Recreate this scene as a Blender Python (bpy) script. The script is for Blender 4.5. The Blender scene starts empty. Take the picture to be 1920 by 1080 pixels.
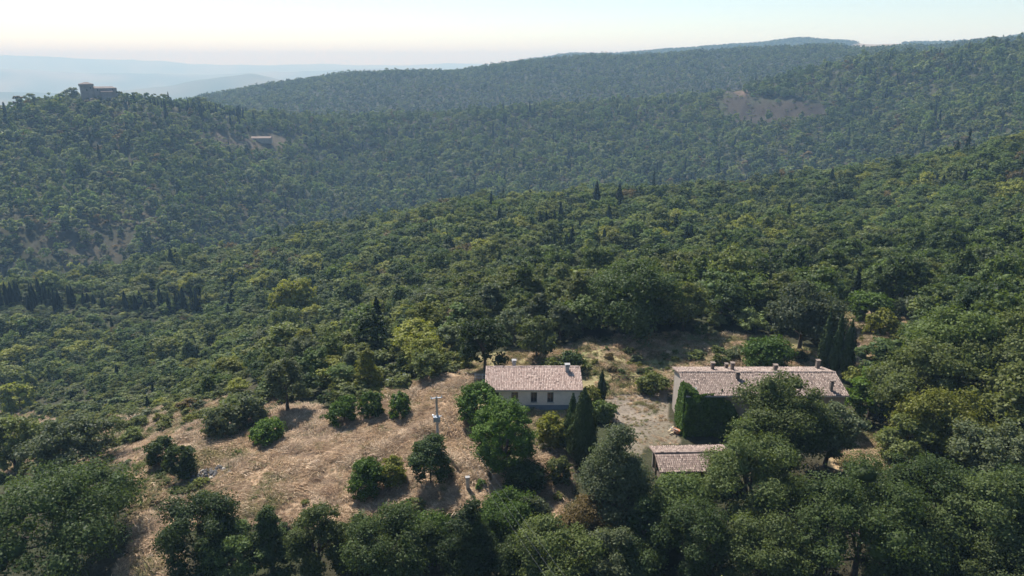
import bpy, math, random
import numpy as np
from mathutils import Vector, Euler

random.seed(7)
RNG = np.random.default_rng(11)
R = math.radians
scene = bpy.context.scene

# ------------------------------------------------------------------ camera
CAM_Z = 48.0
PITCH = R(17.8)
FPX = 1321.0                       # focal length in pixels of the 1920 wide photograph
cam_d = bpy.data.cameras.new('camera')
cam_d.sensor_width = 36.0
cam_d.lens = 36.0 * FPX / 1920.0
cam_d.clip_start = 0.5
cam_d.clip_end = 60000.0
cam = bpy.data.objects.new('camera', cam_d)
cam.location = (0, 0, CAM_Z)
cam.rotation_euler = (R(90) - PITCH, 0, 0)
scene.collection.objects.link(cam)
scene.camera = cam

# ------------------------------------------------------------------ sky and sun
SUN_AZ = R(-30)                    # left of the view direction (+y), behind the scene
SUN_EL = R(50)
world = bpy.data.worlds.new('World')
scene.world = world
world.use_nodes = True
wn = world.node_tree.nodes
wn.clear()
sky = wn.new('ShaderNodeTexSky')
sky.sky_type = 'NISHITA'
sky.sun_disc = False
sky.sun_elevation = SUN_EL
sky.sun_rotation = SUN_AZ
sky.altitude = 400
sky.air_density = 1.0
sky.dust_density = 0.4
sky.ozone_density = 1.5
bg = wn.new('ShaderNodeBackground')
bg.inputs['Strength'].default_value = 0.09
wo = wn.new('ShaderNodeOutputWorld')
world.node_tree.links.new(sky.outputs['Color'], bg.inputs['Color'])
world.node_tree.links.new(bg.outputs['Background'], wo.inputs['Surface'])

sun_d = bpy.data.lights.new('sun', 'SUN')
sun_d.energy = 5.0
sun_d.angle = R(0.5)
sun_d.color = (1.0, 0.955, 0.90)
sun = bpy.data.objects.new('sun', sun_d)
to_sun = Vector((math.sin(SUN_AZ) * math.cos(SUN_EL), math.cos(SUN_AZ) * math.cos(SUN_EL), math.sin(SUN_EL)))
sun.rotation_euler = to_sun.to_track_quat('Z', 'Y').to_euler()
sun.location = (-60, 60, 150)
scene.collection.objects.link(sun)

vs = scene.view_settings
vs.view_transform = 'Standard'
vs.look = 'None'
vs.exposure = 0.72
vs.gamma = 1.0
vs.use_curve_mapping = False
cy = scene.cycles
cy.max_bounces = 5
cy.diffuse_bounces = 3
cy.glossy_bounces = 1
cy.transmission_bounces = 3
cy.volume_bounces = 0
cy.transparent_max_bounces = 4
cy.use_denoising = True
cy.caustics_reflective = False
cy.caustics_refractive = False

# ------------------------------------------------------------------ small helpers
COL = scene.collection

def tag(o, label=None, cat=None, group=None, kind=None):
    if label: o['label'] = label
    if cat: o['category'] = cat
    if group: o['group'] = group
    if kind: o['kind'] = kind
    return o

def empty(name, loc=(0, 0, 0), rz=0.0):
    o = bpy.data.objects.new(name, None)
    o.empty_display_size = 0.3
    o.location = loc
    o.rotation_euler = (0, 0, rz)
    COL.objects.link(o)
    return o

def link(name, mesh, parent=None):
    o = bpy.data.objects.new(name, mesh)
    COL.objects.link(o)
    if parent is not None:
        o.parent = parent
    return o

def np_mesh(name, V, F, mat=None, smooth=False):
    """V (n,3), F (m,k) of equal-sided faces, or a list of such arrays"""
    me = bpy.data.meshes.new(name)
    Fs = F if isinstance(F, list) else [F]
    Fs = [np.asarray(f, dtype=np.int32) for f in Fs if len(f)]
    V = np.asarray(V, dtype=np.float32)
    me.vertices.add(len(V))
    me.vertices.foreach_set('co', V.ravel())
    loops = np.concatenate([f.ravel() for f in Fs])
    counts = np.concatenate([np.full(len(f), f.shape[1], dtype=np.int32) for f in Fs])
    starts = np.concatenate([[0], np.cumsum(counts)[:-1]]).astype(np.int32)
    me.loops.add(len(loops))
    me.loops.foreach_set('vertex_index', loops)
    me.polygons.add(len(counts))
    me.polygons.foreach_set('loop_start', starts)
    me.polygons.foreach_set('loop_total', counts)
    if smooth:
        me.polygons.foreach_set('use_smooth', np.ones(len(counts), dtype=bool))
    me.update(calc_edges=True)
    if mat: me.materials.append(mat)
    return me

class MB:
    """collects shapes for ONE mesh"""
    def __init__(s): s.v = []; s.f = []
    def add(s, vs_, fs):
        b = len(s.v); s.v += [tuple(p) for p in vs_]; s.f += [tuple(b + i for i in f) for f in fs]
    def box(s, x0, x1, y0, y1, z0, z1):
        s.add([(x0,y0,z0),(x1,y0,z0),(x1,y1,z0),(x0,y1,z0),(x0,y0,z1),(x1,y0,z1),(x1,y1,z1),(x0,y1,z1)],
              [(0,3,2,1),(4,5,6,7),(0,1,5,4),(1,2,6,5),(2,3,7,6),(3,0,4,7)])
    def tube(s, pts, rads, n=6, cap=True):
        pts = [Vector(p) for p in pts]; rings = []
        for i, p in enumerate(pts):
            d = (pts[min(i+1, len(pts)-1)] - pts[max(i-1, 0)])
            if d.length < 1e-6: d = Vector((0,0,1))
            d.normalize()
            a = d.cross(Vector((0,0,1)) if abs(d.z) < .9 else Vector((1,0,0))).normalized()
            b = d.cross(a)
            rings.append([p + (a*math.cos(2*math.pi*k/n) + b*math.sin(2*math.pi*k/n))*rads[i] for k in range(n)])
        base = len(s.v)
        for r in rings: s.v += [tuple(q) for q in r]
        for i in range(len(rings)-1):
            for k in range(n):
                s.f.append((base+i*n+k, base+i*n+(k+1)%n, base+(i+1)*n+(k+1)%n, base+(i+1)*n+k))
        if cap:
            s.f.append(tuple(base+k for k in range(n)))
            s.f.append(tuple(base+(len(rings)-1)*n+k for k in reversed(range(n))))
    def build(s, name, mat, parent=None, smooth=False):
        me = bpy.data.meshes.new(name)
        me.from_pydata(s.v, [], s.f)
        me.validate()
        if smooth:
            for p in me.polygons: p.use_smooth = True
        if mat: me.materials.append(mat)
        return link(name, me, parent)

# ------------------------------------------------------------------ noise
_T = np.random.default_rng(3).random((256, 256))
def vnoise(x, y):
    xi = np.floor(x).astype(int); yi = np.floor(y).astype(int)
    fx = x - xi; fy = y - yi
    fx = fx*fx*(3-2*fx); fy = fy*fy*(3-2*fy)
    a = _T[xi & 255, yi & 255]; b = _T[(xi+1) & 255, yi & 255]
    c = _T[xi & 255, (yi+1) & 255]; d = _T[(xi+1) & 255, (yi+1) & 255]
    return (a*(1-fx)+b*fx)*(1-fy) + (c*(1-fx)+d*fx)*fy - 0.5
def fbm(x, y, o=4):
    t = 0; a = 1.0
    for k in range(o):
        t = t + a*vnoise(x + 17.3*k, y + 5.1*k); x = x*2.03; y = y*2.03; a *= 0.5
    return t

# ------------------------------------------------------------------ photograph pixel -> direction
SP, CP = math.sin(PITCH), math.cos(PITCH)
def ray(u, v):
    dx = (u - 960.0)/FPX; dy = (v - 540.0)/FPX
    return dx, CP - dy*SP, -SP - dy*CP
def az_slope(u, v):
    x, y, z = ray(u, v)
    return math.atan2(x, y), z/math.hypot(x, y)

# ------------------------------------------------------------------ terrain: the lie of the land as rings round the valley
# each ring: list of (u, v or None, range, ground z or None); canopy height on top of the ground where v is a treetop line
def V_(lst, c): return [('v', u, v, r, c) for (u, v, r) in lst]
def Z_(lst): return [('z', u, z, r, 0) for (u, z, r) in lst]
RINGS = [
 Z_([(-600,-9,20),(0,-7,20),(640,-4,20),(1280,-2,20),(1920,-1,20),(2500,0,20)]),
 Z_([(-600,-12,55),(0,-8,55),(300,-6,55),(640,-4,55),(960,-2.6,55),(1280,-1.5,55),(1600,-1,55),(1920,0,55),(2500,3,55)]),
 Z_([(-600,-12,85),(0,-7,85),(300,-4,85),(640,-1.6,85),(860,-.3,85),(960,0,85),(1280,0,85),(1600,.6,85),(1920,3,85),(2500,7,85)]),
 Z_([(-600,-20,125),(0,-14,125),(300,-10.5,125),(640,-4.5,125),(960,-1,125),(1280,0,125),(1600,.8,125),(1920,4,125),(2500,10,125)]),
 Z_([(-600,-48,200),(0,-42,200),(300,-38,200),(640,-28,200),(960,-17,200),(1280,-12,200),(1600,-7,200),(1920,0,200),(2500,12,200)]),
 Z_([(-600,-70,300),(0,-61,300),(300,-58,300),(640,-40,300),(960,-28,300),(1280,-21,300),(1600,-17,300),(1920,-5,300),(2500,16,300)]),
 V_([(-600,545,430),(0,525,430),(200,500,430),(400,468,430),(520,440,430),(640,414,430),(760,396,430),(900,374,430),(1120,352,430),(1300,350,430),(1450,338,430),(1600,322,430),(1760,290,430),(1920,250,430),(2500,150,430)], 9),
 Z_([(-600,-112,520),(0,-106,520),(300,-104,530),(640,-122,640),(960,-100,650),(1280,-92,650),(1600,-78,630),(1920,-48,600),(2500,-20,600)]),
 V_([(-600,430,630),(0,402,620),(300,400,640),(640,370,780),(960,330,800),(1280,300,800),(1600,285,780),(1920,222,740),(2500,150,740)], 8),
 V_([(-600,320,770),(0,290,760),(300,282,780),(640,290,920),(960,262,930),(1280,240,930),(1600,202,920),(1920,150,880),(2500,80,880)], 8),
 V_([(-600,260,900),(-200,228,900),(0,206,900),(60,192,900),(110,184,900),(180,179,900),(240,182,905),(340,192,930),(420,204,960),(480,212,990),(640,215,1050),(850,208,1060),(960,201,1060),(1060,193,1060),(1200,186,1060),(1340,174,1060),(1400,160,1060),(1500,136,1070),(1600,112,1080),(1700,94,1080),(1800,84,1070),(1920,74,1050),(2500,40,1050)], 8),
 Z_([(-600,-90,1230),(0,-60,1230),(300,-60,1230),(640,-80,1230),(960,-60,1230),(1280,-45,1230),(1600,10,1230),(1920,40,1230),(2500,60,1230)]),
 V_([(-600,330,1400),(0,260,1400),(340,207,1400),(640,196,1400),(960,180,1400),(1280,150,1400),(1600,118,1400),(1920,98,1400),(2500,70,1400)], 9),
 V_([(-600,300,1800),(0,235,1800),(200,205,1800),(340,183,1800),(430,168,1800),(540,152,1800),(640,137,1800),(750,130,1800),(870,128,1800),(930,119,1800),(1000,112,1800),(1100,103,1800),(1250,97,1800),(1400,89,1800),(1560,83,1800),(1620,88,1800),(1750,84,1800),(1850,74,1800),(1920,70,1800),(2500,50,1800)], 9),
 Z_([(-600,-260,2400),(0,-230,2400),(340,-180,2400),(640,-60,2400),(960,-20,2400),(1280,0,2400),(1600,30,2400),(1920,60,2400),(2500,60,2400)]),
 V_([(-600,330,3600),(0,220,3600),(400,185,3600),(700,160,3600),(900,132,3600),(980,112,3600),(1070,99,3600),(1130,101,3600),(1250,90,3600),(1400,80,3600),(1500,71,3600),(1570,76,3600),(1640,80,3600),(1800,76,3600),(1920,66,3600),(2500,60,3600)], 8),
 Z_([(-600,-300,5000),(0,-290,5000),(400,-280,5000),(900,-230,5000),(1400,-150,5000),(1920,-100,5000),(2500,-100,5000)]),
 V_([(-600,165,7000),(0,170,7000),(200,176,7000),(330,162,7000),(400,148,7000),(470,135,7000),(530,150,7000),(600,166,7000),(900,170,7000),(1400,165,7000),(2500,165,7000)], 0),
 Z_([(-600,-330,9000),(0,-330,9000),(960,-330,9000),(2500,-330,9000)]),
 V_([(-600,120,12000),(0,126,12000),(200,134,12000),(400,143,12000),(500,133,12000),(700,129,12000),(900,134,12000),(1400,130,12000),(2500,128,12000)], 0),
 Z_([(-600,-330,14000),(2500,-330,14000)]),
 V_([(-600,92,17000),(0,98,17000),(100,103,17000),(200,112,17000),(400,119,17000),(640,123,17000),(1000,121,17000),(1400,123,17000),(2500,120,17000)], 0),
 Z_([(-600,-200,18500),(2500,-200,18500)]),
]
AZ_IN = np.radians(np.arange(-50, 50.01, 0.25))
AZ_L = np.radians(np.arange(-180, -50, 5.0)); AZ_R = np.radians(np.arange(55, 180, 5.0))
AZ = np.concatenate([AZ_L, AZ_IN, AZ_R])
RR = np.concatenate([[2.0, 8.0, 14.0, 20.0], np.exp(np.arange(math.log(25), math.log(250), 0.008)),
                     np.exp(np.arange(math.log(250), math.log(4000), 0.02)),
                     np.exp(np.arange(math.log(4000), math.log(18500), 0.06)), [18500.0]])
LR = np.log(RR)
def ring_curves():
    rs, zs = [], []
    for ring in RINGS:
        a, r, z = [], [], []
        for mode, u, val, rng_, c in ring:
            if mode == 'v':
                az, sl = az_slope(u, val); zz = CAM_Z + sl*rng_ - c
            else:
                az, _ = az_slope(u, 400); zz = val
            a.append(az); r.append(rng_); z.append(zz)
        fine = np.interp(AZ, a, r), np.interp(AZ, a, z)
        out = []
        for arr in fine:
            arr = arr.copy()
            k = np.array([1, 2, 3, 2, 1.]); k /= k.sum()
            i0 = len(AZ_L); seg = arr[i0:i0+len(AZ_IN)]
            arr[i0:i0+len(AZ_IN)] = np.convolve(np.pad(seg, 2, mode='edge'), k, mode='valid')
            mean = 0.5*(arr[i0] + arr[i0+len(AZ_IN)-1])
            t = np.clip((np.abs(AZ) - R(60))/R(120), 0, 1); t = t*t*(3-2*t)
            out.append(arr*(1-t) + mean*t)
        rs.append(out[0]); zs.append(out[1])
    return np.array(rs), np.array(zs)
def pchip(x, y, q):
    h = np.diff(x); d = np.diff(y)/h; m = np.zeros_like(y)
    m[0] = d[0]; m[-1] = d[-1]
    for i in range(1, len(x)-1):
        if d[i-1]*d[i] > 0:
            w1 = 2*h[i]+h[i-1]; w2 = h[i]+2*h[i-1]
            m[i] = (w1+w2)/(w1/d[i-1]+w2/d[i])
    i = np.clip(np.searchsorted(x, q)-1, 0, len(x)-2)
    t = np.clip((q - x[i])/h[i], 0, 1)
    return ((1+2*t)*(1-t)**2*y[i] + t*(1-t)**2*h[i]*m[i] + t*t*(3-2*t)*y[i+1] + t*t*(t-1)*h[i]*m[i+1])
_rs, _zs = ring_curves()
HG = np.zeros((len(AZ), len(RR)))
for i in range(len(AZ)):
    HG[i] = pchip(_rs[:, i], _zs[:, i], RR)
GX = np.sin(AZ)[:, None]*RR[None, :]; GY = np.cos(AZ)[:, None]*RR[None, :]
def rough(x, y):
    r = np.hypot(x, y)
    a1 = np.clip((r-130)/400, 0, 1)
    n = 10*a1*fbm(x/140, y/140, 3) + np.clip(r/90, .3, 1)*1.0*fbm(x/22+9, y/22, 2) + .5*fbm(x/5, y/5+3, 2)*np.clip(1.6-r/150, 0, 1)
    return n + np.clip((r-4500)/3000, 0, 1)*80*fbm(x/1500, y/1500, 4)
HG += rough(GX, GY)
PADS = [(3.2, 96.5, 13.5, 8.0, 0.0), (33.8, 89.5, 15.5, 9.0, 0.0), (21.5, 74.5, 8.5, 6.0, 0.0)]   # house plots are level
for (cx, cy_, rx, ry, pz) in PADS:
    d = np.maximum(np.abs(GX-cx)/rx, np.abs(GY-cy_)/ry)
    t = np.clip((1.45-d)/.45, 0, 1); t = t*t*(3-2*t)
    HG = HG*(1-t) + pz*t
def height(x, y):
    x = np.asarray(x, float); y = np.asarray(y, float)
    az = np.arctan2(x, y); r = np.clip(np.hypot(x, y), 2.01, 18499)
    i = np.clip(np.searchsorted(AZ, az)-1, 0, len(AZ)-2)
    j = np.clip(np.searchsorted(RR, r)-1, 0, len(RR)-2)
    ta = np.clip((az-AZ[i])/(AZ[i+1]-AZ[i]), 0, 1); tr = (r-RR[j])/(RR[j+1]-RR[j])
    return (HG[i, j]*(1-ta)+HG[i+1, j]*ta)*(1-tr) + (HG[i, j+1]*(1-ta)+HG[i+1, j+1]*ta)*tr
_RQ = np.exp(np.linspace(math.log(22), math.log(18000), 4000))
def ground(u, v):
    """where the sight line through a photo pixel meets the ground: x, y, z"""
    az, sl = az_slope(u, v)
    x = math.sin(az)*_RQ; y = math.cos(az)*_RQ
    under = (CAM_Z + sl*_RQ) <= height(x, y)
    k = int(np.argmax(under)) if under.any() else len(_RQ)-1
    return x[k], y[k], float(height(x[k], y[k]))
def poly_world(pix): return np.array([ground(u, v)[:2] for u, v in pix])
def inside(P, x, y):
    x = np.asarray(x); y = np.asarray(y); c = np.zeros(x.shape, bool); n = len(P)
    for i in range(n):
        x1, y1 = P[i]; x2, y2 = P[(i+1) % n]
        if y1 == y2: continue
        c ^= ((y1 > y) != (y2 > y)) & (x < (x2-x1)*(y-y1)/(y2-y1)+x1)
    return c

# ------------------------------------------------------------------ materials
def new_mat(name):
    m = bpy.data.materials.new(name); m.use_nodes = True
    nt = m.node_tree; nt.nodes.clear()
    out = nt.nodes.new('ShaderNodeOutputMaterial')
    return m, nt, out
def N(nt, t, **kw):
    n = nt.nodes.new(t)
    for k, v in kw.items(): setattr(n, k, v)
    return n
def mixc(nt, a, b, f, mode='MIX'):
    n = N(nt, 'ShaderNodeMix', data_type='RGBA', blend_type=mode)
    n.clamp_result = False
    for sock, val in ((n.inputs[0], f), (n.inputs[6], a), (n.inputs[7], b)):
        if hasattr(val, 'is_linked'): nt.links.new(val, sock)
        elif isinstance(val, (int, float)): sock.default_value = val
        else: sock.default_value = (*val, 1.0) if len(val) == 3 else val
    return n.outputs[2]
def mathn(nt, op, a, b=None, c=None):
    n = N(nt, 'ShaderNodeMath', operation=op)
    for s, val in zip(n.inputs, (a, b, c)):
        if val is None: continue
        if hasattr(val, 'is_linked'): nt.links.new(val, s)
        else: s.default_value = val
    return n.outputs[0]
def maprange(nt, v, a, b, c, d):
    n = N(nt, 'ShaderNodeMapRange')
    nt.links.new(v, n.inputs[0])
    for i, q in enumerate((a, b, c, d)): n.inputs[i+1].default_value = q
    return n.outputs[0]
def noise(nt, scale, detail=3.0, rough_=.55, coord='Object', dim=None):
    tc = N(nt, 'ShaderNodeTexCoord')
    n = N(nt, 'ShaderNodeTexNoise')
    n.inputs['Scale'].default_value = scale; n.inputs['Detail'].default_value = detail; n.inputs['Roughness'].default_value = rough_
    nt.links.new(tc.outputs[coord], n.inputs['Vector'])
    return n.outputs['Fac']

def foliage_mat(name, trans=0.38, isl=(.70, 1.32), warm=(1.16, 1.04, .82), fixed=None, through=(1.25, 1.25, .55)):
    """leaf colour = the object's own colour, varied per plant and per leaf clump; light passes through the leaves"""
    m, nt, out = new_mat(name)
    oi = N(nt, 'ShaderNodeObjectInfo'); geo = N(nt, 'ShaderNodeNewGeometry')
    rp = geo.outputs['Random Per Island']
    v1 = maprange(nt, oi.outputs['Random'], 0, 1, .78, 1.28)
    v2 = maprange(nt, rp, 0, 1, *isl)
    own = oi.outputs['Color']
    if fixed is not None:                   # scattered plants carry their colour in the material
        rgb = N(nt, 'ShaderNodeRGB'); rgb.outputs[0].default_value = (*fixed, 1); own = rgb.outputs[0]
    # some plants and some leaves turn a little warmer
    r2 = mathn(nt, 'FRACT', mathn(nt, 'MULTIPLY', oi.outputs['Random'], 7.31))
    r3 = mathn(nt, 'FRACT', mathn(nt, 'MULTIPLY', rp, 13.7))
    f = mathn(nt, 'MULTIPLY', mathn(nt, 'ADD', mathn(nt, 'MULTIPLY', r2, .6), mathn(nt, 'MULTIPLY', r3, .5)), 1.0)
    wm = mixc(nt, own, (*warm, 1), 1.0, 'MULTIPLY')
    c = mixc(nt, own, wm, f)
    vv = mathn(nt, 'MULTIPLY', v1, v2)
    cmb = N(nt, 'ShaderNodeCombineColor')
    for i in range(3): nt.links.new(vv, cmb.inputs[i])
    c = mixc(nt, c, cmb.outputs[0], 1.0, 'MULTIPLY')
    p = N(nt, 'ShaderNodeBsdfPrincipled')
    p.inputs['Roughness'].default_value = .55
    p.inputs['Specular IOR Level'].default_value = .15
    nt.links.new(c, p.inputs['Base Color'])
    tr = N(nt, 'ShaderNodeBsdfTranslucent')
    ct = mixc(nt, c, (*through, 1), 1.0, 'MULTIPLY')
    nt.links.new(ct, tr.inputs['Color'])
    mx = N(nt, 'ShaderNodeMixShader'); mx.inputs[0].default_value = trans
    nt.links.new(p.outputs[0], mx.inputs[1]); nt.links.new(tr.outputs[0], mx.inputs[2])
    nt.links.new(mx.outputs[0], out.inputs['Surface'])
    return m

def plain_mat(name, col, rough_=.8, var=.25, scale=3.0, bump=0.0, bscale=20.0, metallic=0.0, col2=None, spec=.3):
    m, nt, out = new_mat(name)
    p = N(nt, 'ShaderNodeBsdfPrincipled')
    n = noise(nt, scale, 4)
    c2 = col2 if col2 else tuple(c*(1-var) for c in col)
    c = mixc(nt, col, c2, maprange(nt, n, .35, .65, 0, 1))
    nt.links.new(c, p.inputs['Base Color'])
    p.inputs['Roughness'].default_value = rough_; p.inputs['Metallic'].default_value = metallic
    p.inputs['Specular IOR Level'].default_value = spec
    if bump:
        b = N(nt, 'ShaderNodeBump'); b.inputs['Strength'].default_value = bump; b.inputs['Distance'].default_value = .05
        nt.links.new(noise(nt, bscale, 4), b.inputs['Height']); nt.links.new(b.outputs[0], p.inputs['Normal'])
    nt.links.new(p.outputs[0], out.inputs['Surface'])
    return m

def ground_mat():
    m, nt, out = new_mat('ground_soil_and_grass')
    a = N(nt, 'ShaderNodeAttribute', attribute_name='zone')
    p = N(nt, 'ShaderNodeBsdfPrincipled'); p.inputs['Roughness'].default_value = .95; p.inputs['Specular IOR Level'].default_value = .1
    n1 = noise(nt, .35, 5, .6); n2 = noise(nt, 2.6, 5, .65)
    f = mathn(nt, 'MULTIPLY', maprange(nt, n1, .3, .7, .72, 1.22), maprange(nt, n2, .3, .7, .7, 1.25))
    cmb = N(nt, 'ShaderNodeCombineColor')
    for i in range(3): nt.links.new(f, cmb.inputs[i])
    c = mixc(nt, a.outputs['Color'], cmb.outputs[0], 1.0, 'MULTIPLY')
    nt.links.new(c, p.inputs['Base Color'])
    b = N(nt, 'ShaderNodeBump'); b.inputs['Strength'].default_value = .7; b.inputs['Distance'].default_value = .25
    nt.links.new(n2, b.inputs['Height']); nt.links.new(b.outputs[0], p.inputs['Normal'])
    nt.links.new(p.outputs[0], out.inputs['Surface'])
    return m

def tile_mat(name, c1, c2, c3):
    """fired clay: each tile its own shade"""
    m, nt, out = new_mat(name)
    geo = N(nt, 'ShaderNodeNewGeometry'); rp = geo.outputs['Random Per Island']
    rp2 = mathn(nt, 'FRACT', mathn(nt, 'MULTIPLY', rp, 9.7))
    big = noise(nt, .5, 4)
    c = mixc(nt, c1, c2, maprange(nt, rp, .1, .9, 0, 1))
    c = mixc(nt, c, c3, mathn(nt, 'MULTIPLY', mathn(nt, 'POWER', rp2, 3.0), maprange(nt, big, .35, .65, .35, 1.0)))
    n = noise(nt, 9, 4)
    f = mathn(nt, 'MULTIPLY', maprange(nt, n, .3, .7, .8, 1.15), maprange(nt, big, .3, .7, .88, 1.1))
    cmb = N(nt, 'ShaderNodeCombineColor')
    for i in range(3): nt.links.new(f, cmb.inputs[i])
    c = mixc(nt, c, cmb.outputs[0], 1.0, 'MULTIPLY')
    p = N(nt, 'ShaderNodeBsdfPrincipled'); p.inputs['Roughness'].default_value = .9; p.inputs['Specular IOR Level'].default_value = .15
    nt.links.new(c, p.inputs['Base Color']); nt.links.new(p.outputs[0], out.inputs['Surface'])
    return m

M = {}
M['leaf'] = foliage_mat('leaf_canopy')
M['cypress'] = foliage_mat('cypress_foliage', trans=.12, isl=(.7, 1.3), warm=(1.1, 1.05, .85))
M['pine'] = foliage_mat('pine_needles', trans=.25, isl=(.65, 1.4), warm=(1.15, 1.05, .8))
M['straw'] = foliage_mat('straw', trans=.25, isl=(.65, 1.35), warm=(1.0, .93, .82))
M['bark'] = plain_mat('bark', (.12, .09, .07), .95, .5, 4, .6, 18)
M['ground'] = ground_mat()
M['tile_pink'] = tile_mat('clay_tiles_pink', (.58, .455, .385), (.42, .305, .255), (.10, .07, .06))
M['tile_grey'] = tile_mat('clay_tiles_weathered', (.42, .335, .28), (.26, .195, .163), (.07, .055, .048))
M['tile_shed'] = tile_mat('clay_tiles_shed', (.42, .33, .275), (.245, .18, .15), (.06, .047, .042))
M['plaster'] = plain_mat('plaster_cream', (.84, .75, .66), .9, .16, .9, .3, 30)
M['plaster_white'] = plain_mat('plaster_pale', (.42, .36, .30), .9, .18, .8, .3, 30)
M['dado'] = plain_mat('painted_dado', (.22, .26, .31), .8, .2, 1.0)
M['stone'] = plain_mat('rubble_stone', (.36, .31, .26), .95, .35, 1.2, .8, 6)
M['stone_dark'] = plain_mat('fieldstone', (.13, .125, .12), .95, .45, 1.5, .8, 6)
M['stone_pale'] = plain_mat('pale_stone', (.5, .45, .38), .95, .3, 1.5, .8, 6)
M['chimney'] = plain_mat('chimney_masonry', (.25, .195, .16), .95, .4, 2, .5, 12)
M['brick'] = plain_mat('brickwork', (.36, .2, .14), .95, .3, 2, .5, 15)
M['wood'] = plain_mat('weathered_wood', (.17, .12, .085), .9, .4, 5, .4, 30)
M['wood_pale'] = plain_mat('sawn_timber', (.55, .44, .28), .85, .25, 4)
M['glass'] = plain_mat('window_glass', (.03, .035, .04), .08, .2, 2, spec=.6)
M['shutter'] = plain_mat('window_frame_paint', (.12, .14, .16), .6, .2, 4)
M['metal'] = plain_mat('galvanised_metal', (.42, .46, .5), .45, .2, 4, metallic=.5)
M['concrete'] = plain_mat('concrete', (.38, .37, .36), .9, .25, 2, .3, 20)
M['white_metal'] = plain_mat('white_painted_metal', (.75, .75, .73), .5, .15, 4)
M['wire'] = plain_mat('cable', (.16, .16, .17), .5, .1, 4, metallic=.6)
M['castle'] = plain_mat('castle_masonry', (.29, .25, .22), .95, .3, .15, .4, 2)
M['castle_roof'] = plain_mat('old_roof_tiles', (.20, .16, .14), .95, .3, .2)
M['terracotta'] = plain_mat('terracotta', (.55, .26, .14), .9, .3, 4)
M['lead'] = plain_mat('skylight_frame', (.5, .53, .56), .4, .15, 4, metallic=.3)
M['dark_inside'] = plain_mat('earth_floor', (.10, .08, .06), .95, .3, 2)

# ------------------------------------------------------------------ zones of the ground (what grows or lies there)
PX = {}
PX['field'] = [(205,862),(240,835),(330,803),(470,778),(590,762),(640,772),(700,742),(735,722),(800,712),(880,712),(886,760),(900,850),(920,905),(1010,850),(1060,870),(1075,905),(1060,960),(1020,1010),(960,1005),(905,960),(830,965),(700,975),(600,985),(450,985),(350,985),(330,1100),(225,1100),(250,985),(320,940),(395,925),(440,880),(380,850),(300,845),(250,870)]
PX['yard'] = [(1120,760),(1150,735),(1262,735),(1264,800),(1275,835),(1215,845),(1195,870),(1160,810),(1140,790)]
PX['behind'] = [(880,712),(860,700),(830,690),(900,670),(1080,642),(1180,628),(1290,626),(1420,630),(1540,660),(1600,680),(1610,700),(1262,735),(1150,738),(1120,760),(1085,760),(1070,790),(1020,800),(1000,850),(900,850)]
PX['road'] = [(1578,562),(1592,560),(1612,605),(1632,640),(1622,662),(1618,700),(1592,705),(1598,660),(1606,625),(1590,590)]
PX['verge'] = [(1600,585),(1640,600),(1700,595),(1710,625),(1660,640),(1640,700),(1620,720),(1600,715),(1615,660),(1625,630)]
PX['gap'] = [(1556,580),(1640,582),(1655,640),(1645,705),(1556,705)]
PX['glade'] = [(1560,830),(1610,815),(1660,800),(1690,830),(1680,880),(1650,905),(1600,890),(1570,860)]
PX['glade2'] = [(1850,735),(1930,690),(1940,760),(1890,760)]
PX['burnt'] = [(1336,198),(1352,182),(1372,172),(1400,182),(1450,184),(1552,207),(1548,226),(1440,236),(1380,230),(1345,218)]
PX['sandy'] = [(1345,178),(1365,166),(1395,168),(1388,180),(1358,186)]
PX['farm'] = [(462,268),(470,250),(520,246),(545,256),(535,282),(490,290),(440,282),(400,268),(395,246),(430,250)]
PX['tan_far'] = [(1588,88),(1604,82),(1700,76),(1730,80),(1690,86),(1620,92)]
PX['scrubby'] = [(60,420),(300,395),(330,440),(230,490),(90,480),(20,470)]
WP = {k: poly_world(v) for k, v in PX.items()}

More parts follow.
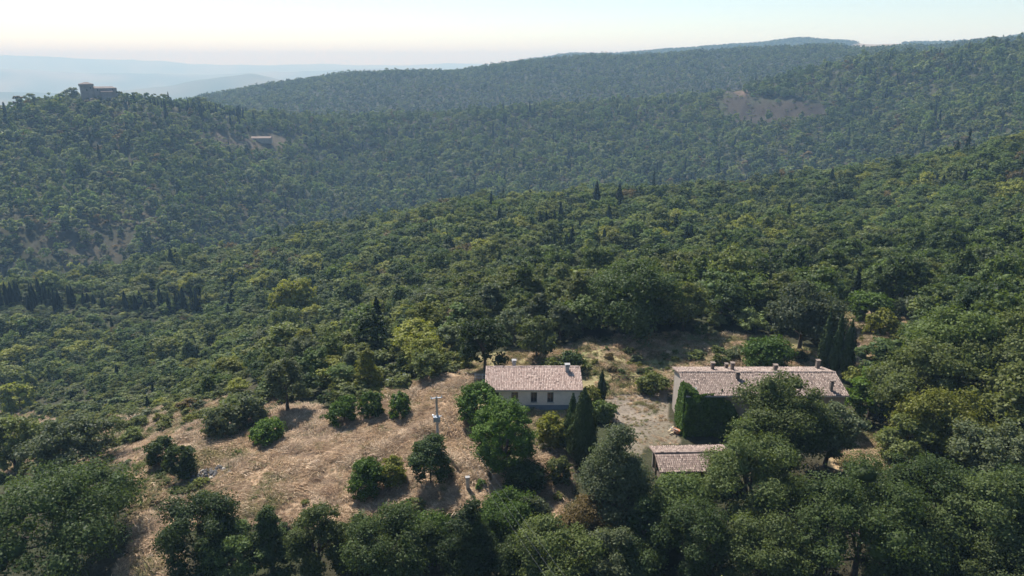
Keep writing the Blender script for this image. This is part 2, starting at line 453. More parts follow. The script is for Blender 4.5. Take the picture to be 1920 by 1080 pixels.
def zone_colors(x, y):
    r = np.hypot(x, y)
    n = fbm(x/9, y/9, 3); n2 = fbm(x/2.3+40, y/2.3, 3)
    c = np.zeros(x.shape + (3,))
    litter = np.array([.052, .046, .028]); green = np.array([.045, .052, .024]); straw = np.array([.44, .315, .20])
    t = np.clip(.5+1.2*n, 0, 1)[..., None]
    c[:] = litter*(1-t)+green*t
    near = r < 260
    w_ = np.clip(r/110, 1, 9)
    jx = x + 2.6*w_*fbm(x/(5*w_), y/(5*w_), 3); jy = y + 2.6*w_*fbm(x/(5*w_)+7, y/(5*w_)+3, 3)
    def put(name, col, col2=None, k=None):
        m_ = inside(WP[name], jx, jy)
        if col2 is None: c[m_] = col
        else:
            t_ = np.clip(.5+1.4*(n if k is None else k), 0, 1)[m_][:, None]
            c[m_] = np.array(col)*(1-t_)+np.array(col2)*t_
    put('behind', (.32, .26, .145), (.19, .195, .08))
    put('gap', (.28, .21, .13), (.18, .16, .08))
    put('verge', (.33, .24, .15), (.22, .19, .09))
    put('glade', (.33, .24, .14), (.16, .155, .065))
    put('glade2', (.33, .22, .13), (.2, .15, .08))
    put('field', straw, (.31, .22, .14), n2)
    put('yard', (.24, .20, .155), (.15, .13, .08))
    put('road', (.40, .33, .26), (.33, .26, .19))
    put('burnt', (.026, .020, .017), (.055, .044, .031))
    put('sandy', (.17, .112, .08), (.08, .066, .042))
    put('farm', (.14, .105, .075), (.06, .062, .035))
    put('scrubby', (.085, .072, .047), (.05, .05, .03))
    put('tan_far', (.30, .225, .155), (.22, .18, .115))
    far = np.clip((r-3900)/800, 0, 1)[..., None]
    nf = np.clip(.5+1.6*fbm(x/600, y/600, 4), 0, 1)[..., None]
    c = c*(1-far) + far*(np.array([.06, .08, .04])*(1-nf)+np.array([.2, .17, .1])*nf)
    return c

def build_terrain():
    nA, nR = len(AZ), len(RR)
    V = np.stack([GX, GY, HG], -1).reshape(-1, 3)
    ctr = np.array([[0, 0, HG[:, 0].mean()]])
    i = np.arange(nA); j = np.arange(nR-1)
    I, J = np.meshgrid(i, j, indexing='ij'); I2 = (I+1) % nA
    F = np.stack([I*nR+J, I*nR+J+1, I2*nR+J+1, I2*nR+J], -1).reshape(-1, 4)[:, ::-1]
    T = np.stack([np.full(nA, len(V)), ((i+1) % nA)*nR, i*nR], -1)
    me = np_mesh('terrain', np.concatenate([V, ctr]), [F, T], M['ground'], True)
    at = me.attributes.new('zone', 'FLOAT_COLOR', 'POINT')
    col = zone_colors(GX, GY).reshape(-1, 3); col = np.concatenate([col, [[.1, .09, .05]]])
    at.data.foreach_set('color', np.concatenate([col, np.ones((len(col), 1))], 1).astype(np.float32).ravel())
    o = link('terrain', me)
    tag(o, kind='structure')
    return o
build_terrain()

# ------------------------------------------------------------------ plant meshes
_ICO_V = None
def ico():
    global _ICO_V, _ICO_F
    if _ICO_V is None:
        t = (1+5**.5)/2
        v = np.array([(-1,t,0),(1,t,0),(-1,-t,0),(1,-t,0),(0,-1,t),(0,1,t),(0,-1,-t),(0,1,-t),(t,0,-1),(t,0,1),(-t,0,-1),(-t,0,1)], float)
        _ICO_V = v/np.linalg.norm(v[0])
        _ICO_F = np.array([(0,11,5),(0,5,1),(0,1,7),(0,7,10),(0,10,11),(1,5,9),(5,11,4),(11,10,2),(10,7,6),(7,1,8),(3,9,4),(3,4,2),(3,2,6),(3,6,8),(3,8,9),(4,9,5),(2,4,11),(6,2,10),(8,6,7),(9,8,1)])
    return _ICO_V, _ICO_F
def unit(a): return a/np.maximum(np.linalg.norm(a, axis=-1, keepdims=True), 1e-9)
def rand_dirs(n, rng): return unit(rng.normal(size=(n, 3)))
def leaf_quads(P, Nn, size, rng, tilt=.7, aspect=.62, along=None, along_w=0.0):
    n = len(P)
    nn = unit(Nn + tilt*rand_dirs(n, rng))
    t = rand_dirs(n, rng)
    if along is not None: t = unit(along*along_w + t*(1-along_w))
    t = unit(t - nn*np.sum(t*nn, 1, keepdims=True)); b = np.cross(nn, t)
    L = (size*(.7+.6*rng.random(n)))[:, None]; Wd = L*aspect
    fold = nn*L*.22
    v = np.stack([P + t*L*.5, P + b*Wd*.5 + fold*rng.random((n, 1)), P - t*L*.5, P - b*Wd*.5 + fold*rng.random((n, 1))], 1).reshape(-1, 3)
    f = np.arange(4*n).reshape(-1, 4)
    return v, f

def crown_mesh(name, rng, W, H, z0, nleaf, lsize, npuff=30, kind='oak', mat=None):
    """leafy crown: clumps of leaf faces round many boughs; W diameter, H crown height above z0"""
    rx = W/2; rz = H/2; cz = z0 + rz
    d = rand_dirs(npuff*3, rng)
    if kind == 'oak':
        d = d[d[:, 2] > -.75][:npuff]
        rad = .42+.50*rng.random(len(d))**.8
        ctr = d*rad[:, None]*np.array([rx, rx, rz]); ctr[:, 2] += cz
        ctr[:, 2] += rng.normal(0, .05*H, len(d))
        pr = rx*(.125+.165*rng.random(len(d)))
        low = d[:, 2] < 0
        hx = np.linalg.norm(d[:, :2], axis=1, keepdims=True)
        ctr[low, :2] *= np.clip((.93 if z0 < .05*H else .75)/np.maximum(hx[low], .3), 1, 1.6)
        an_ = np.arctan2(d[:, 1], d[:, 0]); lob = .95 + .15*np.sin(3*an_ + rng.random()*6 + 1.5*d[:, 2]) + .10*np.sin(5*an_ + rng.random()*6 - 3*d[:, 2])
        ctr[:, :2] *= lob[:, None]
    elif kind == 'cone':      # pointed evergreen oak or young tree: wide below, narrow above
        d = d[:npuff]; h = rng.random(len(d))**.8
        a = rng.random(len(d))*2*np.pi; rr_ = (1-h*.86)*rx*(.45+.35*rng.random(len(d)))
        ctr = np.stack([rr_*np.cos(a), rr_*np.sin(a), z0+.08*H+h*H*.84], 1)
        pr = rx*(.17+.16*rng.random(len(d)))*(1.1-.5*h)
    elif kind == 'pine':      # umbrella pine: dome with a flat underside
        d = d[d[:, 2] > -.92][:npuff]
        rad = .62+.24*rng.random(len(d))
        ctr = d*rad[:, None]*np.array([rx, rx, rz*1.15]); ctr[:, 2] += cz - .1*H
        ctr[:, 2] = np.maximum(ctr[:, 2], z0 + .12*H*rng.random(len(d)))
        pr = rx*(.12+.11*rng.random(len(d)))
    else:                     # bush: dense dome down to the ground
        d = d[d[:, 2] > -.7][:npuff]
        rad = .48+.3*rng.random(len(d))
        ctr = d*rad[:, None]*np.array([rx, rx, rz*1.1]); ctr[:, 2] += z0+H*.42
        low = d[:, 2] < 0; hx = np.linalg.norm(d[:, :2], axis=1, keepdims=True)
        ctr[low, :2] *= np.clip(.95/np.maximum(hx[low], .3), 1, 1.7)
        pr = rx*(.22+.17*rng.random(len(d)))
    ctr[:, 2] = np.maximum(ctr[:, 2], z0 + (.3 if kind != 'bush' else .12)*pr)
    if kind == 'bush': ctr[:, 2] -= (ctr[:, 2] < .45*H)*.10*H*rng.random(len(ctr)); ctr[:, 2] = np.maximum(ctr[:, 2], .02*H)
    # each bough carries sprays, each spray a bunch of leaves
    per = 13 if nleaf > 1500 else 7
    ns = max(20, nleaf//per); sc = np.array([1, 1, .8])
    k = rng.choice(len(ctr), size=ns, p=pr**2/np.sum(pr**2))
    sd = rand_dirs(ns, rng); out = unit(ctr[k] - np.array([0, 0, cz-.3*H]))
    sd = unit(sd + .5*out + np.array([0, 0, .2]))
    S = ctr[k] + sd*sc*pr[k][:, None]*(.70+.42*rng.random(ns)[:, None])
    D = np.linalg.norm((S[:, None, :]-ctr[None])/pr[None, :, None], axis=2)
    ok = (D.min(1) > .58) & (S[:, 2] > z0*.5+.04*H)
    S, sd, k = S[ok], sd[ok], k[ok]
    j = rng.integers(0, len(S), nleaf)
    spread = np.minimum(.30*pr[k][j], lsize*1.9)[:, None]
    P = S[j] + rng.normal(size=(nleaf, 3))*spread*np.array([1, 1, .55])
    dd = unit(sd[j] + .5*rand_dirs(nleaf, rng)); P[:, 2] = np.maximum(P[:, 2], .03*H)
    v1, f1 = leaf_quads(P, dd+np.array([0, 0, .35]), np.full(len(P), lsize), rng, .75)
    iv, fc = ico(); vs_ = [v1]; fs = []; b = len(v1)  # hidden solid core added inside each clump to block light, keeping gaps dark
    for c, r_ in zip(ctr, pr):
        vs_.append(c + iv*sc*r_*.60*(.7+.5*rng.random((12, 1)))); fs.append(fc+b); b += 12
    return np_mesh(name, np.concatenate(vs_), [f1, np.concatenate(fs)], mat or M['leaf']), ctr

def trunk_mesh(name, rng, H, r0, ctr, z_top, nlimb=5, lean=0.0):
    mb = MB()
    bx, by = rng.normal(0, .04*H, 2)
    pts = [(0,0,-.4), (bx*.2, by*.2, z_top*.35), (bx*.7, by*.7, z_top*.7), (bx, by, z_top)]
    mb.tube(pts, [r0*1.25, r0*.85, r0*.65, r0*.3], 7)
    for c in ctr[rng.choice(len(ctr), size=min(nlimb, len(ctr)), replace=False)]:
        s_ = pts[1+int(rng.integers(0, 2))]
        mid = (np.array(s_)+c)/2 + np.array([0, 0, -.04*H])
        mb.tube([s_, mid, c], [r0*.5, r0*.33, r0*.12], 5, False)
    me = bpy.data.meshes.new(name); me.from_pydata(mb.v, [], mb.f); me.materials.append(M['bark'])
    return me

def spindle_mesh(name, rng, W, H, z0, nleaf, lsize, prof='cypress', mat=None):
    """columnar cypress or conical conifer: upswept sprays over a solid body"""
    def rad(t):
        if prof == 'cypress': return np.where(t < .25, .55+.45*np.sin(t/.25*np.pi/2), np.maximum(0, 1-((t-.25)/.75)**1.7))*(1)
        return np.maximum(0, 1-t)**.85*np.minimum(1, .35+t*6)
    t = 1-(1-rng.random(nleaf*2))**.75
    keep = rng.random(len(t)) < rad(t)*.85+.15
    t = t[keep][:nleaf]; n = len(t); a = rng.random(n)*2*np.pi
    wob = 1+.16*np.sin(a*3+t*9+rng.random()*6)+.12*np.sin(a*5-t*17+rng.random()*6)+.08*rng.normal(size=n)
    if prof != 'cypress': wob = wob*(1+.22*np.sign(np.sin(t*H*5.2+a))*rng.random(n))
    rr_ = W/2*rad(t)*wob*.96
    P = np.stack([rr_*np.cos(a), rr_*np.sin(a), z0+t*H*.985], 1)
    Nn = np.stack([np.cos(a), np.sin(a), np.full(n, .25)], 1)
    up = np.stack([.25*np.cos(a), .25*np.sin(a), np.ones(n)], 1) if prof == 'cypress' else np.stack([np.cos(a), np.sin(a), np.full(n, .1)], 1)
    v1, f1 = leaf_quads(P, Nn, np.full(n, lsize), rng, .5, .42, unit(up), .75)
    ts = np.linspace(0, 1, 10); K = 10; vs_ = []
    for q in ts:
        for k in range(K):
            an = 2*np.pi*k/K; rr2 = W/2*float(rad(np.array(q)))*.84*(1+.12*math.sin(an*3+q*9))
            vs_.append((rr2*math.cos(an), rr2*math.sin(an), z0+q*H*.96))
    f2 = np.array([(i*K+k, i*K+(k+1) % K, (i+1)*K+(k+1) % K, (i+1)*K+k) for i in range(len(ts)-1) for k in range(K)])+len(v1)
    return np_mesh(name, np.concatenate([v1, np.array(vs_)]), [f1, f2], mat or M['cypress'])

def post_mesh(name, H, r0):
    mb = MB(); mb.tube([(0,0,-.3), (0,0,H)], [r0*1.2, r0*.8], 6)
    me = bpy.data.meshes.new(name); me.from_pydata(mb.v, [], mb.f); me.materials.append(M['bark']); return me

TONE = {'dark green': (.038, .062, .023), 'deep green': (.055, .086, .030), 'mid green': (.080, .118, .039),
        'olive green': (.112, .138, .049), 'grey green': (.094, .118, .066), 'yellowish green': (.155, .175, .040),
        'leaf green': (.076, .104, .036), 'bright green': (.070, .125, .022), 'pale green': (.115, .148, .058), 'brownish': (.11, .088, .045),
        'cypress': (.016, .028, .014), 'cypress green': (.046, .068, .024), 'pine': (.070, .128, .020), 'straw': (.42, .29, .17), 'yellow': (.20, .225, .038)}
_TM = {}
def tone_mat(tone, f=1.0, kind='leaf'):
    key = (tone, f, kind)
    if key not in _TM:
        col = tuple(c*f for c in (TONE[tone] if isinstance(tone, str) else tone))
        kw = dict(leaf={}, cypress=dict(trans=.12, isl=(.7, 1.3), warm=(1.1, 1.05, .85)), straw=dict(trans=.25, isl=(.6, 1.4), warm=(.95, .93, .92), through=(1, .97, .9)))[kind]
        _TM[key] = foliage_mat('%s_%s' % (kind, tone if isinstance(tone, str) else 'blades'), fixed=col, **kw)
    return _TM[key]
def setcol(o, tone, f=1.0):
    c = TONE[tone]; o.color = (c[0]*f, c[1]*f, c[2]*f, 1)

def make_plant(kind, name, x, y, H, W, tone, seed, leaf=None, dens=1.0, z=None, rz=None):
    """one plant of its own shape: Empty > trunk, crown"""
    rng = np.random.default_rng(seed)
    z = float(height(x, y)) if z is None else z
    r = math.hypot(x, y)
    root = empty(name, (x, y, z), rng.random()*6.28 if rz is None else rz)
    ls = leaf or max(.24, r*.0037)
    if kind in ('oak', 'cone', 'bush', 'pine'):
        z0 = {'oak': (.10 if H > 7 else .03)*H, 'cone': .04*H, 'bush': .0, 'pine': .10*H}[kind]
        CH = H - z0
        area = math.pi*W*(W*.5+CH)*.75
        n = int(min(24000, max(420, dens*area/(ls*ls*.31)*1.7)))
        npf = int(max(24, min(66, 13+W*4.3)))
        if kind == 'bush': npf = max(40, npf)
        if kind == 'pine': npf = 190
        me, ctr = crown_mesh('crown', rng, W, CH, z0, n, ls if kind != 'pine' else ls*.85, npf, kind, M['pine'] if kind == 'pine' else M['leaf'])
        cr = link('crown', me, root); setcol(cr, tone)
        if kind == 'bush':
            tm = trunk_mesh('stem', rng, H, max(.03, .02*W), ctr, H*.4, 4); link('stem', tm, root)
        else:
            tm = trunk_mesh('trunk', rng, H, max(.08, .028*H), ctr, z0+CH*(.55 if kind != 'pine' else .45), 7); link('trunk', tm, root)
    else:
        n = int(min(6000, max(220, W*3*H/(ls*ls*.2))))
        me = spindle_mesh('crown', rng, W, H*.96, H*.04, n, ls*1.15, 'cypress' if kind == 'cypress' else 'fir')
        cr = link('crown', me, root); setcol(cr, tone)
        link('trunk', post_mesh('trunk', H*.5, max(.07, .012*H)), root)
    return root

def at_px(u, vtop, vbase, w):
    x, y, z = ground(u, vbase)
    r = math.hypot(x, y); _, sl = az_slope(u, vtop)
    H = CAM_Z + sl*r - z
    D = y*CP + (CAM_Z - z)*SP
    return x, y, z, max(H, .5), w*D/FPX

# ------------------------------------------------------------------ plants one can pick out one by one
# (kind, name, u, v of the top, v of the foot, width, tone, label, category)
PL = [
 ('oak','oak_tree',125,885,1085,300,'deep green','very large dark oak filling the lower left corner','tree'),
 ('oak','oak_tree',392,932,1085,165,'deep green','broad oak at the lower edge just right of the largest corner oak','tree'),
 ('cone','young_oak_tree',512,945,1075,95,'deep green','slender pointed young oak at the near edge of the dry field','tree'),
 ('oak','oak_tree',600,952,1095,120,'leaf green','leafy tree at the lower edge below the dry field','tree'),
 ('oak','oak_tree',735,958,1090,165,'deep green','round leafy oak at the lower edge left of the overhead cables','tree'),
 ('cone','oak_tree',882,935,1100,150,'dark green','dark pointed oak at the lower edge below the small stone post','tree'),
 ('oak','oak_tree',1045,985,1115,165,'leaf green','spreading oak at the lower edge where the cables leave the picture','tree'),
 ('oak','oak_tree',1130,1003,1110,110,'grey green','grey green oak at the lower edge beneath the tall holm oak','tree'),
 ('cone','holm_oak_tree',1150,790,1000,185,'grey green','tall cone shaped holm oak left of the small tiled shed','tree'),
 ('bush','shrub',955,920,1005,115,'bright green','fresh green shrub in the hollow below the large umbrella pine','shrub'),
 ('bush','shrub',1003,925,995,62,'grey green','small grey leaved shrub beside the fresh green one in the hollow','shrub'),
 ('bush','shrub',1110,930,1020,125,'brownish','dry olive brown shrub at the foot of the tall holm oak','shrub'),
 ('bush','shrub',1275,885,985,125,'mid green','spreading green shrub growing across the front of the shed','shrub'),
 ('oak','oak_tree',1405,818,985,190,'leaf green','yellowing oak covering the right end of the shed','tree'),
 ('oak','oak_tree',1452,718,895,188,'leaf green','large oak in front of the long farmhouse roof','tree'),
 ('oak','oak_tree',1545,745,875,110,'grey green','grey green tree against the right end of the long farmhouse','tree'),
 ('fir','young_fir_tree',1346,728,812,46,'deep green','small dark conifer beside the ivy on the long farmhouse','tree'),
 ('oak','oak_tree',1600,900,1085,260,'deep green','wide spreading oak at the lower right below the grassy glade','tree'),
 ('oak','oak_tree',1300,958,1090,150,'deep green','mid green oak at the lower edge straight below the shed','tree'),
 ('oak','oak_tree',1430,985,1110,180,'leaf green','rounded oak at the lower edge left of the wide spreading oak','tree'),
 ('oak','oak_tree',1735,862,1010,190,'deep green','oak on the right edge of the grassy glade','tree'),
 ('oak','oak_tree',1830,900,1065,190,'leaf green','large oak near the lower right corner','tree'),
 ('oak','oak_tree',1905,880,1020,150,'deep green','dark oak at the right edge above the lower right corner','tree'),
 ('oak','oak_tree',1730,1005,1120,200,'deep green','dark oak at the lower edge right of the wide spreading oak','tree'),
 ('oak','oak_tree',1880,1015,1130,200,'leaf green','oak filling the lower right corner','tree'),
 ('oak','walnut_tree',1718,640,800,172,'pale green','large light green tree right of the long farmhouse','tree'),
 ('oak','oak_tree',1628,702,785,100,'bright green','bright leafy tree touching the right gable of the long farmhouse','tree'),
 ('oak','oak_tree',1790,585,745,190,'mid green','big oak behind the large light green tree on the right','tree'),
 ('oak','oak_tree',1890,600,760,170,'pale green','light oak at the right edge level with the dirt road','tree'),
 ('oak','oak_tree',1765,740,850,170,'yellowish green','yellow green tree below the large light green tree on the right','tree'),
 ('oak','oak_tree',1860,790,905,150,'grey green','grey green tree right of the yellow green one at the right edge','tree'),
 ('oak','oak_tree',1700,780,870,110,'olive green','small oak standing over the top of the grassy glade','tree'),
 ('oak','holm_oak_tree',1498,532,655,128,'grey green','large domed oak left of the three cypresses','tree'),
 ('oak','oak_tree',1192,503,624,185,'deep green','huge rounded oak at the wood edge behind the houses','tree'),
 ('bush','shrub',1435,630,692,88,'bright green','round bright green bush behind the long farmhouse','shrub'),
 ('bush','shrub',1632,545,600,78,'bright green','rounded green tree-like bush right of the dirt road','shrub'),
 ('bush','shrub',1650,580,625,62,'yellowish green','low yellow green bush beside the bend of the dirt road','shrub'),
 ('bush','shrub',1612,690,722,60,'yellowish green','yellow green bush at the roadside beside the farmhouse gable','shrub'),
 ('oak','olive_tree',1728,545,605,65,'grey green','silvery olive tree left of the leaning right-hand cypress','tree'),
 ('oak','holm_oak_tree',910,590,700,108,'dark green','dense dark holm oak behind the left end of the small house','tree'),
 ('oak','oak_tree',1006,597,672,80,'pale green','lighter rounded tree behind the middle of the small house','tree'),
 ('bush','shrub',1032,672,700,46,'pale green','pale flowering bush just behind the small house roof','shrub'),
 ('bush','shrub',1072,655,695,46,'deep green','dark green bush behind the chimney of the small house','shrub'),
 ('oak','holm_oak_tree',540,665,772,82,'grey green','silvery dark oak with bare trunk at the back corner of the field','tree'),
 ('bush','shrub',478,728,792,58,'grey green','grey green shrub left of the silvery dark oak','shrub'),
 ('bush','shrub',425,755,815,75,'grey green','dense grey green thicket beside the bare stick on the left','shrub'),
 ('bush','shrub',503,788,826,62,'bright green','low bright green bush at the left side of the dry field','shrub'),
 ('bush','shrub',306,812,872,50,'deep green','dark rounded shrub above the stone heap, left of a pair','shrub'),
 ('bush','shrub',343,820,893,56,'deep green','dark ivy covered shrub above the stone heap, right of a pair','shrub'),
 ('oak','holm_oak_tree',138,780,885,145,'grey green','large domed holm oak standing alone at the left','tree'),
 ('oak','oak_tree',30,785,880,110,'olive green','olive tree at the left edge beside the lone domed holm oak','tree'),
 ('bush','shrub',645,740,792,52,'bright green','leftmost of three round laurels along the back of the field','shrub'),
 ('bush','shrub',697,725,783,46,'bright green','middle of three round laurels along the back of the field','shrub'),
 ('bush','shrub',752,729,784,42,'bright green','rightmost of three round laurels along the back of the field','shrub'),
 ('bush','shrub',690,855,928,68,'bright green','round clipped looking green bush in the middle of the dry field','shrub'),
 ('bush','shrub',738,852,910,52,'yellowish green','loose yellowish bush beside the round bush in the field','shrub'),
 ('bush','holm_oak_tree',808,810,905,78,'deep green','dark bushy oak hiding the foot of the electricity pole','tree'),
 ('pine','umbrella_pine_tree',945,744,882,124,'pine','large bright green umbrella pine in front of the small house','tree'),
 ('pine','umbrella_pine_tree',903,717,795,92,'pine','smaller umbrella pine tucked behind the large one','tree'),
 ('bush','shrub',1035,768,838,60,'yellowish green','bright yellow green bush before the small house wall','shrub'),
 ('fir','cedar_tree',1072,735,845,44,'deep green','feathery conifer just left of the tall dark cypress by the house','tree'),
 ('cypress','cypress_tree',1092,722,868,52,'cypress green','broad dark cypress at the right front corner of the small house','tree'),
 ('cypress','cypress_tree',1127,693,755,16,'cypress green','thin cypress between the two houses','tree'),
 ('bush','shrub',1132,745,788,50,'mid green','green shrub at the edge of the gravel yard','shrub'),
 ('bush','shrub',1105,718,765,40,'yellowish green','yellow green shrub at the right gable of the small house','shrub'),
 ('bush','shrub',1225,700,735,60,'olive green','low olive bush on the dry bank left of the long farmhouse','shrub'),
 ('cypress','cypress_tree',1542,576,695,21,'cypress green','leftmost of three tall cypresses behind the long farmhouse','tree'),
 ('cypress','cypress_tree',1563,583,699,22,'cypress green','middle of three tall cypresses behind the long farmhouse','tree'),
 ('cypress','cypress_tree',1584,594,702,25,'cypress green','rightmost of three tall cypresses behind the long farmhouse','tree'),
 ('cypress','cypress_tree',1590,500,570,13,'cypress','left of two thin cypresses at the top of the dirt road','tree'),
 ('cypress','cypress_tree',1601,494,578,13,'cypress','right of two thin cypresses at the top of the dirt road','tree'),
 ('cypress','cypress_tree',1776,498,585,32,'cypress green','tall cypress standing alone in the right-hand wood','tree'),
 ('cypress','cypress_tree',1749,545,592,24,'cypress green','short dark cypress beside the tall lone one on the right','tree'),
 ('cypress','cypress_tree',1118,338,398,13,'cypress','pointed cypress on the crest of the middle wood','tree'),
 ('fir','fir_tree',1160,344,398,22,'cypress','stout dark conifer right of the pointed crest cypress','tree'),
 ('fir','fir_tree',710,554,640,34,'cypress','dark spruce-like conifer left of the houses at the wood edge','tree'),
 ('oak','poplar_tree',555,522,600,88,'yellow','yellow tinged poplar beside the end of the cypress row','tree'),
 ('oak','poplar_tree',445,500,540,48,'yellowish green','yellow green tree behind the right half of the cypress row','tree'),
 ('oak','poplar_tree',382,514,545,34,'yellow','small yellow tree just behind the cypress row','tree'),
 ('oak','poplar_tree',281,486,506,24,'yellowish green','small light tree on the slope above the cypress row','tree'),
 ('bush','shrub',985,868,922,80,'dark green','dark shrub added to deepen the shade below the large umbrella pine','shrub'),  # added dark shrub, helps make the big dark shadow under the pine
 ('bush','shrub',1048,852,905,46,'olive green','loose olive bush right of the deep shade under the pine','shrub'),
 ('oak','oak_tree',450,985,1100,120,'mid green','leafy oak at the lower edge between the broad oak and the slender one','tree'),
 ('bush','shrub',668,985,1050,100,'olive green','rounded olive shrub at the lower edge below the round field bush','shrub'),
 ('bush','shrub',805,965,1040,90,'bright green','fresh green shrub at the lower edge right of the round leafy oak','shrub'),
 ('cone','oak_tree',1205,930,1060,110,'dark green','dark narrow oak in the shade between holm oak and shed','tree'),
 ('bush','shrub',1180,1000,1090,120,'deep green','dark shrub at the lower edge beneath the dark narrow oak','shrub'),
 ('bush','shrub',965,1010,1090,80,'deep green','shrub at the lower edge under the overhead cables','shrub'),
 ('bush','shrub',38,712,768,56,'yellow','yellow bush near the left edge below the cypress row','shrub'),
 ('bush','shrub',60,690,740,26,'pale green','pale silvery shrub behind the yellow bush at the left','shrub'),
]
for i, (kind, name, u, vt, vb, w, tone, label, cat) in enumerate(PL):
    x, y, z, H, W = at_px(u, vt, vb, w)
    o = make_plant(kind, name, x, y, H, W, tone, 100+i, z=z)
    tag(o, label, cat)
PLXY = np.array([(at_px(u, vt, vb, w)[0], at_px(u, vt, vb, w)[1], at_px(u, vt, vb, w)[4]) for (_, _, u, vt, vb, w, *_r) in PL])

ORD = ['first','second','third','fourth','fifth','sixth','seventh','eighth','ninth','tenth','eleventh','twelfth','thirteenth','fourteenth','fifteenth','sixteenth','seventeenth','eighteenth','nineteenth','twentieth']
def ordn(i):
    if i < 20: return ORD[i]
    t, o = divmod(i+1, 10); ten = {2: 'twent', 3: 'thirt', 4: 'fort', 5: 'fift', 6: 'sixt'}[t]
    return ten + 'ieth' if o == 0 else ten + 'y-' + ORD[o-1]
# the cypress row across the left of the picture: (u, top, foot)
ROW = [(4,523,582),(17,528,578),(27,528,577),(35,529,575),(40,532,574),(58,553,588),(64,532,582),(68,530,580),(78,518,570),(90,530,577),(98,543,578),(107,542,588),(115,543,587),
       (133,536,575),(139,537,574),(160,550,578),(167,552,576),(177,555,575),(195,558,582),(238,545,586),(257,553,588),(265,546,577),(275,563,587),(287,566,585),(304,537,585),(320,553,593),(334,548,588),(340,550,586),(347,537,587),(364,537,590),(372,541,593),(379,547,588),(391,550,584)]
protoC = [spindle_mesh('crown', np.random.default_rng(40+k), 1.0, .96, .04, 420, .085) for k in range(3)]
protoT = post_mesh('trunk', .5, .012)
for i, (u, vt, vb) in enumerate(ROW):
    x, y, z, H, W = at_px(u, vt-5, vb, 11.5)
    root = empty('cypress_tree', (x, y, z), i*1.7)
    c = link('crown', protoC[i % 3], root); c.scale = (W, W, H); setcol(c, 'cypress')
    t_ = link('trunk', protoT, root); t_.scale = (H*.6, H*.6, H)
    tag(root, 'slim dark cypress, %s from the left in the long row' % ordn(i), 'tree', 'cypresses in the row on the left')

# ------------------------------------------------------------------ buildings
def tile_slope(cols, rows, pitch_w, expo, rng, half=.085, lift=.05):
    """barrel tiles laid on a slope; local x across, y up the slope, z out of it"""
    K = 5; ang = np.linspace(math.pi, 0, K)
    V, F = [], []
    b = 0
    for c in range(cols):
        for r_ in range(rows):
            x0 = (c+.5)*pitch_w + rng.normal(0, .012); y0 = r_*expo + rng.normal(0, .02); y1 = y0 + expo*1.14
            h0 = lift + rng.normal(0, .008); h1 = lift*.25; s = rng.normal(0, .012)
            for (yy, hh, rr_) in ((y0, h0, half*1.1), (y1, h1, half*.95)):
                for a in ang:
                    V.append((x0 + math.cos(a)*rr_ + (s if yy == y1 else 0), yy, hh + math.sin(a)*rr_*.9))
            for k in range(K-1): F.append((b+k, b+k+1, b+K+k+1, b+K+k))
            F.append((b, b+1, b+2, b+3)) if False else None
            b += 2*K
    F = [f for f in F if f]
    return np.array(V), np.array(F)

def roof_plane(parent, x0, x1, ya, za, yb, zb, mat, rng, thick=.14, gone=.012):
    """one roof slope from the eave (ya, za) to the ridge (yb, zb): slab part with its tiles as sub-part"""
    L = math.hypot(yb-ya, zb-za); ey = (yb-ya)/L; ez = (zb-za)/L
    nx = np.array([0, -ez, ey]) if ey > 0 else np.array([0, ez, -ey])
    if nx[2] < 0: nx = -nx
    mb = MB()
    a = np.array([0, ya, za]); b = np.array([0, yb, zb]); d = nx*thick
    vv = []
    for X in (x0, x1):
        for p in (a-d, b-d, b, a): vv.append((X, p[1], p[2]))
    mb.add(vv, [(0,1,2,3),(7,6,5,4),(0,4,5,1),(1,5,6,2),(2,6,7,3),(3,7,4,0)])
    slab = mb.build('roof', mat, parent)
    pw = .245; cols = max(1, int(round((x1-x0)/pw))); pw = (x1-x0)/cols
    expo = .34; rows = int(L/expo)
    V, F = tile_slope(cols, rows, pw, expo, rng)
    nt_ = len(F)//4; keep = np.repeat(rng.random(nt_) > gone, 4)
    F = F[keep]
    W_ = np.stack([x0 + V[:, 0], ya + V[:, 1]*ey + V[:, 2]*nx[1], za + V[:, 1]*ez + V[:, 2]*nx[2]], 1)
    me = np_mesh('tiles', W_, F, mat)
    t = link('tiles', me, slab); t['kind'] = 'stuff'
    return slab

def ridge_tiles(parent, x0, x1, y, z, mat, rng, rr_=.15, n=None):
    n = n or int((x1-x0)/.36); V, F = [], []; b = 0; st = (x1-x0)/n
    for i in range(n):
        dz = rng.normal(0, .012)
        for (xx, k_) in ((x0+i*st-.03, 1.0), (x0+(i+1)*st+.03, .86)):
            for a in np.linspace(0, math.pi, 6): V.append((xx, y+math.cos(a)*rr_*k_, z+dz+math.sin(a)*rr_*k_*.9))
        for k in range(5): F.append((b+k, b+k+1, b+6+k+1, b+6+k))
        b += 12
    t = link('ridge_tiles', np_mesh('ridge_tiles', np.array(V), np.array(F), mat), parent); t['kind'] = 'stuff'
    return t

